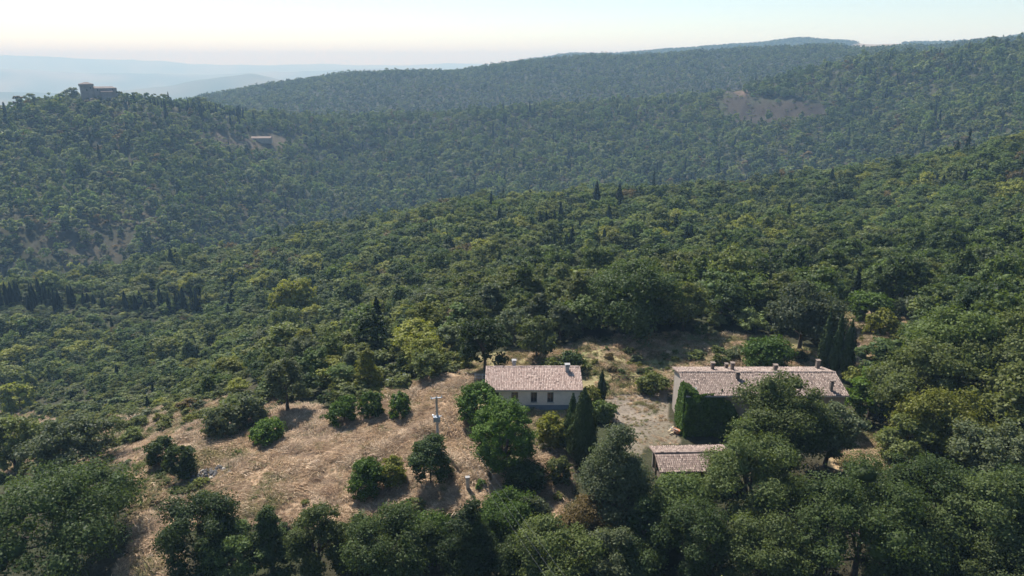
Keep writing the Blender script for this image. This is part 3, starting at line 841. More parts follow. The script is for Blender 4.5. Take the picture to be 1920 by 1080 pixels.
def wall_open(mb, ax, p, a0, a1, z0, z1, t, holes):
    """wall in plane ax = p .. p+t from a0 to a1, with rectangular openings (a0, a1, z0, z1)"""
    xs = sorted({a0, a1, *[h[0] for h in holes], *[h[1] for h in holes]})
    zs = sorted({z0, z1, *[h[2] for h in holes], *[h[3] for h in holes]})
    def solid(i, j):
        if i < 0 or j < 0 or i >= len(xs)-1 or j >= len(zs)-1: return False
        cx = (xs[i]+xs[i+1])/2; cz = (zs[j]+zs[j+1])/2
        return not any(h[0] < cx < h[1] and h[2] < cz < h[3] for h in holes)
    def P(a, d, z): return (a, d, z) if ax == 'y' else (d, a, z)
    for i in range(len(xs)-1):
        for j in range(len(zs)-1):
            if not solid(i, j): continue
            A, B, C, D = xs[i], xs[i+1], zs[j], zs[j+1]
            mb.add([P(A,p,C),P(B,p,C),P(B,p,D),P(A,p,D)], [(0,1,2,3)])
            mb.add([P(A,p+t,C),P(B,p+t,C),P(B,p+t,D),P(A,p+t,D)], [(3,2,1,0)])
            if not solid(i-1, j): mb.add([P(A,p,C),P(A,p+t,C),P(A,p+t,D),P(A,p,D)], [(3,2,1,0)])
            if not solid(i+1, j): mb.add([P(B,p,C),P(B,p+t,C),P(B,p+t,D),P(B,p,D)], [(0,1,2,3)])
            if not solid(i, j-1): mb.add([P(A,p,C),P(B,p,C),P(B,p+t,C),P(A,p+t,C)], [(3,2,1,0)])
            if not solid(i, j+1): mb.add([P(A,p,D),P(B,p,D),P(B,p+t,D),P(A,p+t,D)], [(0,1,2,3)])

def gable(mb, x, t, ya, za, yr, zr, yb, zb, z0):
    """end wall following the two roof slopes"""
    for s in (0,):
        v = [(x,ya,z0),(x,yb,z0),(x,yb,zb),(x,yr,zr),(x,ya,za)]
        w = [(x+t,)+q[1:] for q in v]
        n = 5
        mb.add(v+w, [(4,3,2,1,0),(5,6,7,8,9)]+[(i,(i+1)%n,n+(i+1)%n,n+i) for i in range(n)])

def window(parent, x0, x1, y, z0, z1, shutters=False):
    """frame and panes set back in an opening of a wall that faces -y; parts of the house"""
    mb = MB(); t = .07
    mb.box(x0, x0+t, y+.12, y+.19, z0, z1); mb.box(x1-t, x1, y+.12, y+.19, z0, z1)
    mb.box(x0+t, x1-t, y+.12, y+.19, z0, z0+t); mb.box(x0+t, x1-t, y+.12, y+.19, z1-t, z1)
    mb.box((x0+x1)/2-.03, (x0+x1)/2+.03, y+.12, y+.19, z0+t, z1-t)
    w = mb.build('window', M['shutter'], parent)
    for a, b in ((x0+t, (x0+x1)/2-.03), ((x0+x1)/2+.03, x1-t)):
        g = MB(); g.box(a, b, y+.145, y+.165, z0+t, z1-t); g.build('pane', M['glass'], w)
    s = MB(); s.box(x0-.08, x1+.08, y-.07, y+.12, z0-.07, z0-.002); s.build('sill', M['stone_pale'], w)
    return w

def chimney(roof, x, y, z, w=.55, d=.55, h=1.1, mat='brick', cap=True, sunk=.5):
    mb = MB(); mb.box(x-w/2, x+w/2, y-d/2, y+d/2, z-sunk, z+h)
    c = mb.build('chimney', M[mat], roof)
    # the cap would be a fourth level, so it is built with the stack
    me = c.data; m2 = MB(); m2.v = [tuple(v.co) for v in me.vertices]; m2.f = [tuple(p.vertices) for p in me.polygons]
    m2.box(x-w/2-.07, x+w/2+.07, y-d/2-.07, y+d/2+.07, z+h+.001, z+h+.08)
    if cap:
        for sx in (-1, 1):
            for sy in (-1, 1): m2.box(x+sx*(w/2-.08)-.07, x+sx*(w/2-.08)+.07, y+sy*(d/2-.08)-.07, y+sy*(d/2-.08)+.07, z+h+.081, z+h+.3)
        m2.box(x-w/2-.1, x+w/2+.1, y-d/2-.1, y+d/2+.1, z+h+.301, z+h+.38)
    nm = bpy.data.meshes.new('chimney'); nm.from_pydata(m2.v, [], m2.f); nm.materials.append(M[mat]); c.data = nm
    return c

def small_house():
    rng = np.random.default_rng(5)
    h = empty('small_house', (3.2, 96.5, 0))
    tag(h, 'small single-storey cream house with pinkish tiled roof behind the umbrella pines', 'house')
    cx, cy_ = 3.2, 96.5
    X0, X1 = -3.9-cx, 10.2-cx            # roof ends
    ya, za = 91.3-cy_, 3.35; yr, zr = 96.6-cy_, 4.62; yb, zb = 99.4-cy_, 3.42
    wy = 91.85-cy_; wb = 99.05-cy_; wx0, wx1 = X0+.25, X1-.25
    zt = 3.3
    win = [(965, .95, 1.05), (1001, .9, 1.6), (1032, .9, 1.6), (930, .9, 1.6)]
    holes = []
    for u, w, hh in win:
        D = (91.85*CP + (CAM_Z-1.8)*SP); xx = (u-960)/FPX*D - cx
        z1 = 2.75; holes.append((xx-w/2, xx+w/2, z1-hh, z1))
    mb = MB(); wall_open(mb, 'y', wy, wx0, wx1, -.4, zt, .35, holes)
    wall_open(mb, 'y', wb-.35, wx0, wx1, -.4, zt, .35, [])
    sl = (zr-za)/(yr-ya)
    for x in (wx0, wx1-.35):
        gable(mb, x+.001, .348, wy+.351, za+sl*(wy+.35-ya)-.16, yr, zr-.16, wb-.351, zb+(wb-.35-yb)*(zr-zb)/(yr-yb)-.16, -.4)
    mb.build('wall', M['plaster'], h)
    d = MB(); d.box(wx0-.03, wx1+.03, wy-.03, wy-.002, -.4, .75); d.build('dado', M['dado'], h)
    d = MB(); d.box(wx1+.002, wx1+.03, wy, wb, -.4, .75); d.build('dado', M['dado'], h)
    for (a, b, c, e) in holes: window(h, a, b, wy, c, e)
    s1 = roof_plane(h, X0, X1, ya, za, yr, zr, M['tile_pink'], rng)
    roof_plane(h, X0, X1, yb, zb, yr+.02, zr-.005, M['tile_pink'], rng)
    ridge_tiles(h, X0, X1, yr, zr+.02, M['tile_pink'], rng)
    D = 96.3*CP + (CAM_Z-4.6)*SP
    chimney(s1, (1063-960)/FPX*D-cx, 95.6-cy_, 4.42, .6, .5, .75, 'concrete')
    chimney(s1, (964-960)/FPX*D-cx, 97.6-cy_, 4.2, .5, .5, .75, 'concrete')
    e = MB(); e.box(X0, X1, ya-.04, ya-.002, za-.16, za-.03); e.build('gutter', M['metal'], h)
small_house()

def long_farmhouse():
    rng = np.random.default_rng(6)
    cx, cy_ = 33.8, 88.9
    h = empty('long_farmhouse', (cx, cy_, 0))
    tag(h, 'long two-storey farmhouse with weathered tiled roof, chimneys and ivy clad corner', 'house')
    X0, X1 = 23.0-cx, 44.6-cx
    ya, za = 84.2-cy_, 6.0; yr, zr = 0.0, 7.26; yb, zb = 92.9-cy_, 6.2
    wx0, wx1 = X0+.3, X1-.3; wy = 84.75-cy_; wb = 92.5-cy_
    holes = [(wx0+10.3+i*3.3, wx0+11.3+i*3.3, z, z+1.4) for i in range(3) for z in (1.0, 3.9)]
    mb = MB(); wall_open(mb, 'y', wy, wx0, wx1, -.4, 5.95, .45, holes)
    wall_open(mb, 'y', wb-.45, wx0, wx1, -.4, 6.0, .45, [])
    mb.build('wall', M['stone'], h)
    for x in (wx0, wx1-.45):
        g = MB()
        gable(g, x+.001, .448, wy+.451, 6.0+.268*(.55+.45)-.16, yr, zr-.16, wb-.451, 6.2+.265*.85-.16, -.4)
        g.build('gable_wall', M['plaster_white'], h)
    for (a, b, c, e) in holes: window(h, a, b, wy, c, e)
    s1 = roof_plane(h, X0, X1, ya, za, yr, zr, M['tile_grey'], rng, gone=.008)
    s2 = roof_plane(h, X0, X1, yb, zb, yr+.02, zr-.005, M['tile_grey'], rng)
    ridge_tiles(h, X0, X1, yr, zr+.02, M['tile_grey'], rng, .17)
    def rx(u, y, z): return (u-960)/FPX*(y*CP + (CAM_Z-z)*SP) - cx
    for (u, y, hh, roof, w) in [(1336, 91.0, .95, s2, .5), (1362, 92.0, .55, s2, .4), (1373, 90.6, 1.0, s2, .5), (1454, 90.0, .75, s2, .55), (1383, 87.6, .85, s1, .6), (1558.5, 85.3, 1.35, s1, .45)]:
        z = 7.26-.268*abs(y-88.9); chimney(roof, rx(u, y, z+.5), y-cy_, z-.02, w*.85, .46, hh*.82, 'chimney')
    z = 6.9; chimney(s2, rx(1533, 91.6, 7), 91.6-cy_, 6.4, .5, .5, 1.45, 'chimney', False)
    # roof window
    x = rx(1300, 85.0, 6.3); y = 85.1-cy_; z = 6.0+.268*(.9)
    f = MB(); f.add([(x-.45,y-.35,z+.02),(x+.45,y-.35,z+.02),(x+.45,y+.4,z+.22),(x-.45,y+.4,z+.22),(x-.45,y-.35,z+.16),(x+.45,y-.35,z+.16),(x+.45,y+.4,z+.36),(x-.45,y+.4,z+.36)],
          [(0,3,2,1),(4,5,6,7),(0,1,5,4),(1,2,6,5),(2,3,7,6),(3,0,4,7)])
    sk = f.build('skylight', M['lead'], s1)
    d = MB(); d.box(X0, X1, ya-.05, ya-.002, za-.16, za-.03); d.build('gutter', M['metal'], h)
long_farmhouse()

def shed():
    rng = np.random.default_rng(8)
    cx, cy_ = 21.5, 74.6
    h = empty('open_shed', (cx, cy_, 0), R(2.0))
    tag(h, 'small open-fronted shed with tiled gable roof half hidden by trees', 'shed')
    X0, X1 = 17.1-cx, 26.4-cx
    ya, za = -2.95, 2.5; yr, zr = 0.0, 3.29; yb, zb = 2.8, 2.54
    mb = MB(); wall_open(mb, 'y', 2.15, X0+.4, X1-.4, -.3, 2.55, .3, [])
    gable(mb, X1-.7, .3, -2.5, 2.45, 0, 3.1, 2.149, 2.55, -.3)
    mb.build('wall', M['stone'], h)
    for x in (X0+.3, X0+3.1, X0+5.9):
        p = MB(); p.box(x-.11, x+.11, -2.7, -2.48, -.3, 2.36); p.build('post', M['wood_pale'] if x < X0+1 else M['wood'], h)
    p = MB(); p.box(X0+.3-.11, X0+.3+.11, -.11, .11, -.3, 3.0); p.build('post', M['wood'], h)
    b = MB(); b.box(X0+5.1, X1-.9, -2.82, -2.71, 2.02, 2.22); b.build('beam', M['wood_pale'], h)
    b = MB(); b.box(X0+.1, X1-.1, -2.69, -2.5, 2.361, 2.47); b.build('beam', M['wood'], h)
    b = MB(); b.box(X0+.1, X1-.1, -.09, .09, 3.001, 3.12); b.build('ridge_beam', M['wood'], h)
    b = MB(); b.box(X0+.4, X1-.75, -2.4, 2.1, -.35, .03); b.build('floor', M['dark_inside'], h)
    s1 = roof_plane(h, X0, X1, ya, za, yr, zr, M['tile_shed'], rng)
    roof_plane(h, X0, X1, yb, zb, yr+.02, zr-.005, M['tile_shed'], rng)
    ridge_tiles(h, X0, X1, yr, zr+.02, M['tile_shed'], rng)
    mr = h.matrix_basis
    t = MB(); t.box(-.5, .5, -.15, .15, 0, .22); t.box(-.42, .42, -.11, .11, .221, .36)
    o = t.build('clay_trough', M['terracotta']); o.location = (19.9, 71.5, 1.95)
    # a shelf board carries it
    s = MB(); s.box(X0+1.9, X0+3.6, -3.25, -2.85, 1.87, 1.94); s.build('shelf', M['wood'], h)
    s = MB(); s.box(X0+2.9, X0+3.0, -3.2, -2.71, 1.7, 1.868); s.build('bracket', M['wood'], h)
    tag(o, 'orange clay trough under the front eave of the open shed', 'trough')
shed()

def ivy():
    rng = np.random.default_rng(12)
    cx, cy_ = 33.8, 88.9; x0 = 23.3; yf = 84.75
    n = 9000
    # front face of the corner
    xs = x0 - .3 + rng.random(n)**1.15*7.2; zs = rng.random(n)*6.15
    lim = 6.2 - np.clip((xs-x0-4.2)/2.2, 0, 2)*2.6 + 1.3*fbm(xs*1.1, zs*0+2, 3)
    k = zs < lim
    P1 = np.stack([xs, yf-.15-.55*rng.random(n)*np.clip((lim-zs)*.8, .15, 1)-.9*np.clip(fbm(xs*.7, zs*.7, 3)+.25, 0, 1), zs], 1)[k]
    N1 = np.tile([0, -1, .35], (len(P1), 1))
    n2 = 5200
    ys = yf - .3 + rng.random(n2)*4.2; zs = rng.random(n2)*7.0
    k = zs < 6.9 - np.clip((ys-yf-1.9)/1.9, 0, 1)*4.4 + .8*fbm(ys*1.3, zs*0, 2)
    P2 = np.stack([x0-.1-.4*rng.random(n2), ys, zs], 1)[k]; N2 = np.tile([-1, 0, .35], (len(P2), 1))
    n3 = 900
    P3 = np.stack([x0-.2+rng.random(n3)**1.6*1.5, yf-.45+rng.random(n3)*1.9, np.zeros(n3)], 1)
    P3[:, 2] = 6.05 + .268*(P3[:, 1]-84.2) + .1 + .25*rng.random(n3); kk = (P3[:, 0]-x0) < 1.5*(1-(P3[:, 1]-yf+.4)/2.4); P3 = P3[kk]
    P = np.concatenate([P1, P2, P3]); Nn = np.concatenate([N1, N2, np.tile([0, -.2, 1], (len(P3), 1))])
    v, f = leaf_quads(P - np.array([x0, yf, 0]), Nn, np.full(len(P), .36), rng, .6, .8)
    root = empty('ivy', (x0, yf, 0))
    c = link('foliage', np_mesh('foliage', v, f, M['leaf']), root); setcol(c, 'bright green', 1.1)
    st = MB()
    for q in range(6): st.tube([(.3+q*.8, -.1, -.3), (.4+q*.8+rng.normal()*.3, -.08, 2.4), (.3+q*.8+rng.normal()*.5, -.08, 4.6)], [.05, .035, .015], 5)
    st.build('stem', M['bark'], root)
    tag(root, 'dense green ivy covering the left corner of the long farmhouse', 'ivy')
ivy()

def castle():
    x, y, _ = ground(180, 190); az, sl = az_slope(186, 181)
    r = 898.0; x, y = math.sin(az)*r, math.cos(az)*r
    z = float(height(x, y)) + 0.5
    def zz(v): return CAM_Z + az_slope(186, v)[1]*r - z
    h = empty('castle', (x, y, z), -az + R(8))
    tag(h, 'hilltop stone castle with square tower on the left skyline', 'castle')
    k = .62
    tw0, tw1 = (160-186)*k, (178-186)*k; ht = zz(157)
    m = MB(); m.box(tw0, tw1, -6, 6, -2, ht*.86)
    m.build('tower', M['castle'], h)
    m = MB(); m.box(tw0-.7, tw1+.7, -6.7, 6.7, ht*.86+.01, ht); t = m.build('battlement', M['castle'], h)
    mid = (tw0+tw1)/2; e = .3
    m = MB(); m.add([(tw0-.7-e,-6.7-e,ht+.01),(tw1+.7+e,-6.7-e,ht+.01),(tw1+.7+e,6.7+e,ht+.01),(tw0-.7-e,6.7+e,ht+.01),(mid-1,0,zz(153.5)),(mid+1,0,zz(153.5))],
                    [(0,3,2,1),(0,1,5,4),(1,2,5),(2,3,4,5),(3,0,4)])
    m.build('tower_roof', M['castle_roof'], h)
    b1 = (213-186)*k; hb = zz(165)
    m = MB(); m.box(tw1+.01, b1, -7, 8, -2, hb); m.build('hall', M['castle'], h)
    m = MB(); m.add([(tw1+.72,-7.5,hb+.01),(b1+.5,-7.5,hb+.01),(b1+.5,8.5,hb+.01),(tw1+.72,8.5,hb+.01),(tw1+.72,.5,zz(162)),(b1-3,.5,zz(162.5))],
                    [(0,3,2,1),(0,1,5,4),(1,2,5),(2,3,4,5),(3,0,4)])
    m.build('hall_roof', M['castle_roof'], h)
    m = MB(); m.box(tw1+6, b1-5, -11, -7.01, -2, hb*.72); m.build('wing', M['castle'], h)
    m = MB(); m.add([(tw1+5.6,-11.4,hb*.72+.01),(b1-4.6,-11.4,hb*.72+.01),(b1-4.6,-7.02,hb*.86),(tw1+5.6,-7.02,hb*.86)], [(0,1,2,3)])
    m.add([(tw1+5.6,-11.4,hb*.72-.2),(b1-4.6,-11.4,hb*.72-.2),(b1-4.6,-7.02,hb*.86-.2),(tw1+5.6,-7.02,hb*.86-.2)], [(3,2,1,0)])
    m.build('wing_roof', M['castle_roof'], h)
    for (a, c) in ((mid-1.2, ht*.6), (mid+2.4, ht*.72), (tw1+3, hb*.8), (tw1+17, hb*.8), (tw1+21, hb*.6)):
        w = MB(); yy = -6.02 if a < tw1 else -7.02
        w.box(a, a+1.0, yy-.05, yy+.005, c, c+1.7); w.build('window', M['glass'], h)
castle()

def far_farm(name, label, u, vb, wpx, hm, rot, depth=8, wallm='stone'):
    x, y, z = ground(u, vb); D = y*CP+(CAM_Z-z)*SP; w = wpx*D/FPX
    h = empty(name, (x, y, z), rot); tag(h, label, 'house')
    m = MB(); wall_open(m, 'y', -depth/2, -w/2, w/2, -2, hm, .4, [(-w*.3, -w*.3+1.2, hm-2.2, hm-.8), (w*.05, w*.05+1.2, hm-2.2, hm-.8), (w*.3, w*.3+1.2, hm-2.2, hm-.8)])
    wall_open(m, 'y', depth/2-.4, -w/2, w/2, -2, hm, .4, [])
    for xx in (-w/2, w/2-.4): gable(m, xx+.002, .396, -depth/2+.401, hm+.1, 0, hm+1.5, depth/2-.401, hm+.1, -2)
    m.build('wall', M[wallm], h)
    m = MB(); e = .5
    m.add([(-w/2-e,-depth/2-e,hm-.1),(w/2+e,-depth/2-e,hm-.1),(w/2+e,0,hm+1.75),(-w/2-e,0,hm+1.75),(-w/2-e,depth/2+e,hm-.1),(w/2+e,depth/2+e,hm-.1)], [(0,1,2,3),(3,2,5,4)])
    m.add([(-w/2-e,-depth/2-e,hm-.3),(w/2+e,-depth/2-e,hm-.3),(w/2+e,0,hm+1.55),(-w/2-e,0,hm+1.55),(-w/2-e,depth/2+e,hm-.3),(w/2+e,depth/2+e,hm-.3)], [(3,2,1,0),(4,5,2,3)])
    m.build('roof', M['tile_grey'], h)
far_farm('farmhouse', 'far farmhouse in a bare clearing on the slope right of the castle', 491, 266, 36, 4.5, R(6))
far_farm('farmhouse', 'far low building with pale roof at the end of the cypress ridge', 500, 224, 34, 3.2, R(-4))

# ------------------------------------------------------------------ things in the field and yard
def electricity_pole():
    x, y, z = ground(822, 850); H = CAM_Z + az_slope(822, 745)[1]*math.hypot(x, y) - z
    h = empty('electricity_pole', (x, y, z))
    tag(h, 'grey electricity pole with transformer box and short crossarm in the dry field', 'pole')
    m = MB(); m.tube([(0,0,-.5),(0,0,H)], [.21, .14], 10); m.build('pole', M['concrete'], h, True)
    m = MB(); m.add([(-.75,-.06,H-.22),(.75,-.06,H-.05),(.75,.06,H-.05),(-.75,.06,H-.22),(-.75,-.06,H-.13),(.75,-.06,H+.04),(.75,.06,H+.04),(-.75,.06,H-.13)],
          [(0,3,2,1),(4,5,6,7),(0,1,5,4),(1,2,6,5),(2,3,7,6),(3,0,4,7)])
    m.build('crossarm', M['metal'], h)
    tops = []
    for k, px in enumerate((-.66, 0, .66)):
        zt = H-.11+px*.124+.06
        m = MB(); m.tube([(px,-.0,zt-.03),(px,0,zt+.06),(px,0,zt+.1),(px,0,zt+.2),(px,0,zt+.26)], [.03,.07,.045,.075,.03], 8)
        m.build('insulator', M['white_metal'], h, True); tops.append((x+px, y, z+zt+.26))
    zb = CAM_Z + az_slope(822, 783)[1]*math.hypot(x, y) - z
    m = MB(); m.box(-.42, .42, -.62, -.17, zb-.35, zb+.35)
    for i in range(6): m.box(-.36+i*.13, -.31+i*.13, -.68, -.621, zb-.3, zb+.28)
    m.build('transformer', M['metal'], h)
    for px in (-.25, 0, .25):
        m = MB(); m.tube([(px,-.4,zb+.351),(px,-.4,zb+.5),(px,-.4,zb+.62)], [.05,.06,.025], 7); m.build('bushing', M['white_metal'], h)
    m = MB(); m.box(-.62, -.45, -.2, .1, zb+.3, zb+.45); m.box(-.46, -.1, -.16, -.1, zb+.32, zb+.38); m.build('bracket', M['white_metal'], h)
    m = MB(); m.box(.16, .6, -.05, .05, zb+.2, zb+.26); m.build('arm', M['metal'], h)
    # cables run down the slope past the camera
    ex, ey, ez = 6.0, 40.0, 9.5
    for k, (a, b, c) in enumerate(tops):
        pts = []
        for q in range(25):
            t = q/24; px = a+(ex+(k-1)*.8-a)*t*1.0; py = b+(ey-b)*t; pz = c+(ez-c)*t - 1.6*4*t*(1-t)*.5
            pts.append((px, py, pz))
        w = MB(); w.tube(pts, [.008]*25, 4); o = w.build('overhead_cable', M['wire'])
        tag(o, 'thin overhead cable running from the pole towards the viewer, %s of three' % ('left', 'middle', 'right')[k], 'cable', 'overhead cables')
    # the poles they run to stands below the picture
    h2 = empty('electricity_pole', (6.0, 40.0, float(height(6.0, 40.0))))
    tag(h2, 'second grey electricity pole carrying the far end of the cables', 'pole')
    H2 = 9.5-float(height(6.0, 40.0))
    m = MB(); m.tube([(0,0,-.5),(0,0,H2-.3)], [.2,.14], 10); m.build('pole', M['concrete'], h2, True)
    m = MB(); m.box(-1,1,-.08,.08,H2-.299,H2-.15); m.build('crossarm', M['metal'], h2)
electricity_pole()

def field_things():
    rng = np.random.default_rng(21)
    x, y, z = ground(877, 916); h = empty('stone_post', (x, y, z), R(12)); Hh = CAM_Z+az_slope(877, 894)[1]*math.hypot(x, y)-z
    tag(h, 'small upright pale stone post with flat cap in the dry grass', 'post')
    m = MB(); m.box(-.2,.2,-.17,.17,-.3,Hh-.1); m.build('shaft', M['stone_pale'], h)
    m = MB(); m.box(-.27,.27,-.23,.23,Hh-.099,Hh); m.build('cap', M['concrete'], h)
    x, y, z = ground(841, 828); h = empty('timber_strut', (x, y, z)); tag(h, 'two dark leaning timber stakes beside the electricity pole', 'stakes')
    for s in (-1, 1):
        m = MB(); m.tube([(s*.4,0,-.2),(s*.06,.05*s,1.5)], [.06,.05], 6); m.build('stake', M['wood'], h)
    x, y, z = ground(391, 818); m = MB(); m.tube([(0,0,-.2),(-.1,0,1.6),(-.06,.1,3.6)], [.06,.05,.02], 6); o = m.build('bare_stick', M['wood'])
    o.location = (x, y, z); tag(o, 'thin bare upright stick among shrubs on the left', 'stick')
    for k, (u, vb, vt) in enumerate(((729, 730, 712), (760, 722, 702))):
        x, y, z = ground(u, vb); Hh = CAM_Z+az_slope(u, vt)[1]*math.hypot(x, y)-z
        h = empty('garden_post', (x, y, z)); tag(h, ('left' if k == 0 else 'right')+' of two thin metal posts with small crossbars behind the field', 'post', 'metal posts behind the field')
        m = MB(); m.tube([(0,0,-.2),(0,0,Hh)], [.035,.03], 6); m.build('pole', M['metal'], h)
        m = MB(); m.box(-.32,.32,-.03,.03,Hh+.001,Hh+.06); m.build('crossbar', M['metal'], h)
    # fence posts with wire along the back of the field
    for k, (u, v) in enumerate(((668, 812), (708, 806))):
        x, y, z = ground(u, v); m = MB(); m.tube([(0,0,-.2),(.03,0,1.15)], [.045,.04], 6); o = m.build('fence_stake', M['wood']); o.location = (x, y, z)
        tag(o, ('left' if k == 0 else 'right')+' of two short wooden stakes in front of the round laurels', 'stake', 'stakes before the laurels')
    # heap of stones
    x, y, z = ground(395, 893); h = empty('stone_heap', (x, y, z)); tag(h, 'heap of dark rubble stones at the edge of the dry field', 'stones')
    iv, fc = ico()
    for i in range(70):
        a, q = rng.random()*6.28, math.sqrt(rng.random())
        px, py = 2.6*q*math.cos(a) + .6*math.sin(a), 2.0*q*math.sin(a)
        s = .16+.25*rng.random()
        v = iv*np.array([1.2, 1, .7])*s*(.75+.5*rng.random((12, 1)))
        o = link('stone', np_mesh('stone', v, fc, M['stone_dark'] if rng.random() < .8 else M['stone_pale']), h)
        o.location = (px, py, float(height(x+px, y+py))-z + .5*(1-q)+.05); o.rotation_euler = tuple(rng.random(3)*6)
    for k, (u, v, s) in enumerate(((283, 1046, .55), (300, 1028, .45), (262, 1060, .5), (318, 918, .35), (352, 928, .3))):
        x, y, z = ground(u, v); vv = iv*np.array([1.4, 1, .55])*s*(.75+.5*rng.random((12, 1)))
        o = link('boulder', np_mesh('boulder', vv, fc, M['stone_pale'])); o.location = (x, y, z+.1*s)
        tag(o, ['pale flat boulder beside the corner oak, nearest the middle of three', 'pale boulder beside the corner oak, farthest up of three', 'pale boulder at the foot of the corner oak, leftmost of three', 'small pale rock below the stone heap, left one', 'small pale rock below the stone heap, right one'][k], 'rock')
    # rubbish by the farmhouse corner
    x, y, z = ground(1261, 812); h = empty('rubbish_heap', (x, y, z)); tag(h, 'little heap of planks and broken orange pots by the ivy corner', 'rubbish')
    for i in range(5):
        m = MB(); m.box(-.7,.7,-.09,.09,0,.05); o = m.build('plank', M['wood_pale'] if i % 2 else M['concrete'], h); o.location = (rng.normal()*.2, rng.normal()*.2, .1+i*.12); o.rotation_euler = (rng.normal()*.3, rng.normal()*.35, rng.random()*3)
    for i in range(2):
        m = MB(); m.tube([(0,0,0),(0,0,.1),(0,0,.5),(0,0,.56)], [.22,.26,.32,.36], 10); o = m.build('pot', M['terracotta'], h); o.location = (.55-.3*i, -.3+.5*i, .05); o.rotation_euler = (.5*i, .2, 0)
    # timber fence
    x0, y0, z0 = ground(1148, 716); x1, y1, z1 = ground(1200, 717); h = empty('timber_fence', (x0, y0, z0)); tag(h, 'low rustic timber fence with crossed rails on the bank between the houses', 'fence')
    n = 4
    P = [Vector(((x1-x0)*k/n, (y1-y0)*k/n, float(height(x0+(x1-x0)*k/n, y0+(y1-y0)*k/n))-z0)) for k in range(n+1)]
    for p in P:
        m = MB(); m.tube([p+Vector((0,0,-.3)), p+Vector((0,0,1.05))], [.06,.055], 6); m.build('post', M['wood'], h)
    for a, b in zip(P[:-1], P[1:]):
        m = MB(); m.tube([a+Vector((0,0,.98)), b+Vector((0,0,.98))], [.045,.045], 6); m.build('rail', M['wood'], h)
        m = MB(); m.tube([a+Vector((0,-.03,.15)), b+Vector((0,-.03,.9))], [.04,.04], 6); m.build('brace', M['wood'], h)
        m = MB(); m.tube([a+Vector((0,.06,.9)), b+Vector((0,.06,.15))], [.04,.04], 6); m.build('brace', M['wood'], h)
    # white railing and brick pier left of the small house
    yy = 101.0; zg = float(height(-4.5, yy)); h = empty('white_railing', (-4.6, yy, zg)); tag(h, 'white metal railing at the left end of the small house', 'railing')
    for px in (-1.2, 0, 1.2):
        m = MB(); m.box(px-.04, px+.04, -.04, .04, -.2, 1.45); m.build('post', M['white_metal'], h)
    for pz in (.75, 1.1, 1.38):
        for a in (-1.2, 0):
            m = MB(); m.box(a+.041, a+1.159, -.025, .025, pz-.03, pz+.03); m.build('rail', M['white_metal'], h)
    xx, yy = -4.55, 97.2; h = empty('brick_pier', (xx, yy, float(height(xx, yy)))); tag(h, 'square red brick pier beside the left gable of the small house', 'pillar')
    m = MB(); m.box(-.3,.3,-.3,.3,-.2,1.5); m.build('shaft', M['brick'], h)
    m = MB(); m.box(-.36,.36,-.36,.36,1.501,1.6); m.build('cap', M['concrete'], h)
field_things()

# ------------------------------------------------------------------ the woods
CLEAR = ['gap', 'field', 'yard', 'behind', 'road', 'verge', 'glade', 'glade2', 'burnt', 'sandy', 'farm', 'tan_far']
# image-space free sight: pieces of ground the photo shows bare must not be hidden by invented trees in front of them
def jitter_grid(r0, r1, sp, rng, az=47):
    n = int(2*r1*math.sin(R(az))/sp)+2; xs = (np.arange(n)-n/2)*sp; ys = np.arange(r0*.6, r1+sp, sp)
    X, Y = np.meshgrid(xs, ys); X = X + (rng.random(X.shape)-.5)*sp*.85; Y = Y + (rng.random(Y.shape)-.5)*sp*.85
    X, Y = X.ravel(), Y.ravel(); r = np.hypot(X, Y); a = np.abs(np.arctan2(X, Y))
    k = (r >= r0) & (r < r1) & (a < R(az)); return X[k], Y[k]
ELEV = (HG + 3.0 - CAM_Z)/RR[None, :]
RUNMAX = np.maximum.accumulate(ELEV, axis=1)
def seen(x, y, top, margin=.004):
    az = np.arctan2(x, y); r = np.hypot(x, y)
    i = np.clip(np.searchsorted(AZ, az)-1, 0, len(AZ)-2); j = np.clip(np.searchsorted(RR, r*.97)-1, 0, len(RR)-2)
    return (height(x, y)+top-CAM_Z)/r > RUNMAX[i, j]-margin
def free(x, y, names=CLEAR):
    k = np.ones(len(x), bool)
    for n_ in names: k &= ~inside(WP[n_], x, y)
    for (cx, cy_, rx, ry, _) in PADS: k &= ~((np.abs(x-cx) < rx*1.02) & (np.abs(y-cy_) < ry*1.1))
    return k
def project(x, y, z):
    dz = z-CAM_Z; D = y*CP - dz*SP; return 960+FPX*x/D, 540+FPX*(-(y*SP+dz*CP))/D

def poly_pts(poly, dens, rng):
    P = np.asarray(poly); lo, hi = P.min(0), P.max(0); n = int((hi-lo).prod()*dens)
    x = lo[0]+rng.random(n)*(hi[0]-lo[0]); y = lo[1]+rng.random(n)*(hi[1]-lo[1]); k = inside(P, x, y); return x[k], y[k]
protos = {}
def proto_set(key, specs, seed):
    """shapes in unlinked collections that the woods scatter"""
    c = bpy.data.collections.new(key); out = []; lift = {'near_wood_tree': 1.25, 'mid_wood_tree': 1.35, 'far_wood_tree': 1.2}[key]
    for i, sp in enumerate(specs):
        rng = np.random.default_rng(seed+i)
        kind, Wd, z0, nleaf, ls, npuff, tone, f = sp
        mt = tone_mat(tone, f*(1.0 if kind in ('cypress', 'fir') else lift), 'cypress' if kind in ('cypress', 'fir') else 'leaf')
        if kind in ('cypress', 'fir'): me = spindle_mesh(key, rng, Wd, 1-z0, z0, nleaf, ls, kind, mt)
        else: me, _ = crown_mesh(key, rng, Wd, 1-z0, z0, nleaf, ls, npuff, kind, mt)
        o = bpy.data.objects.new('%s_%02d' % (key, i), me); c.objects.link(o); out.append(o)
    protos[key] = out
    return c

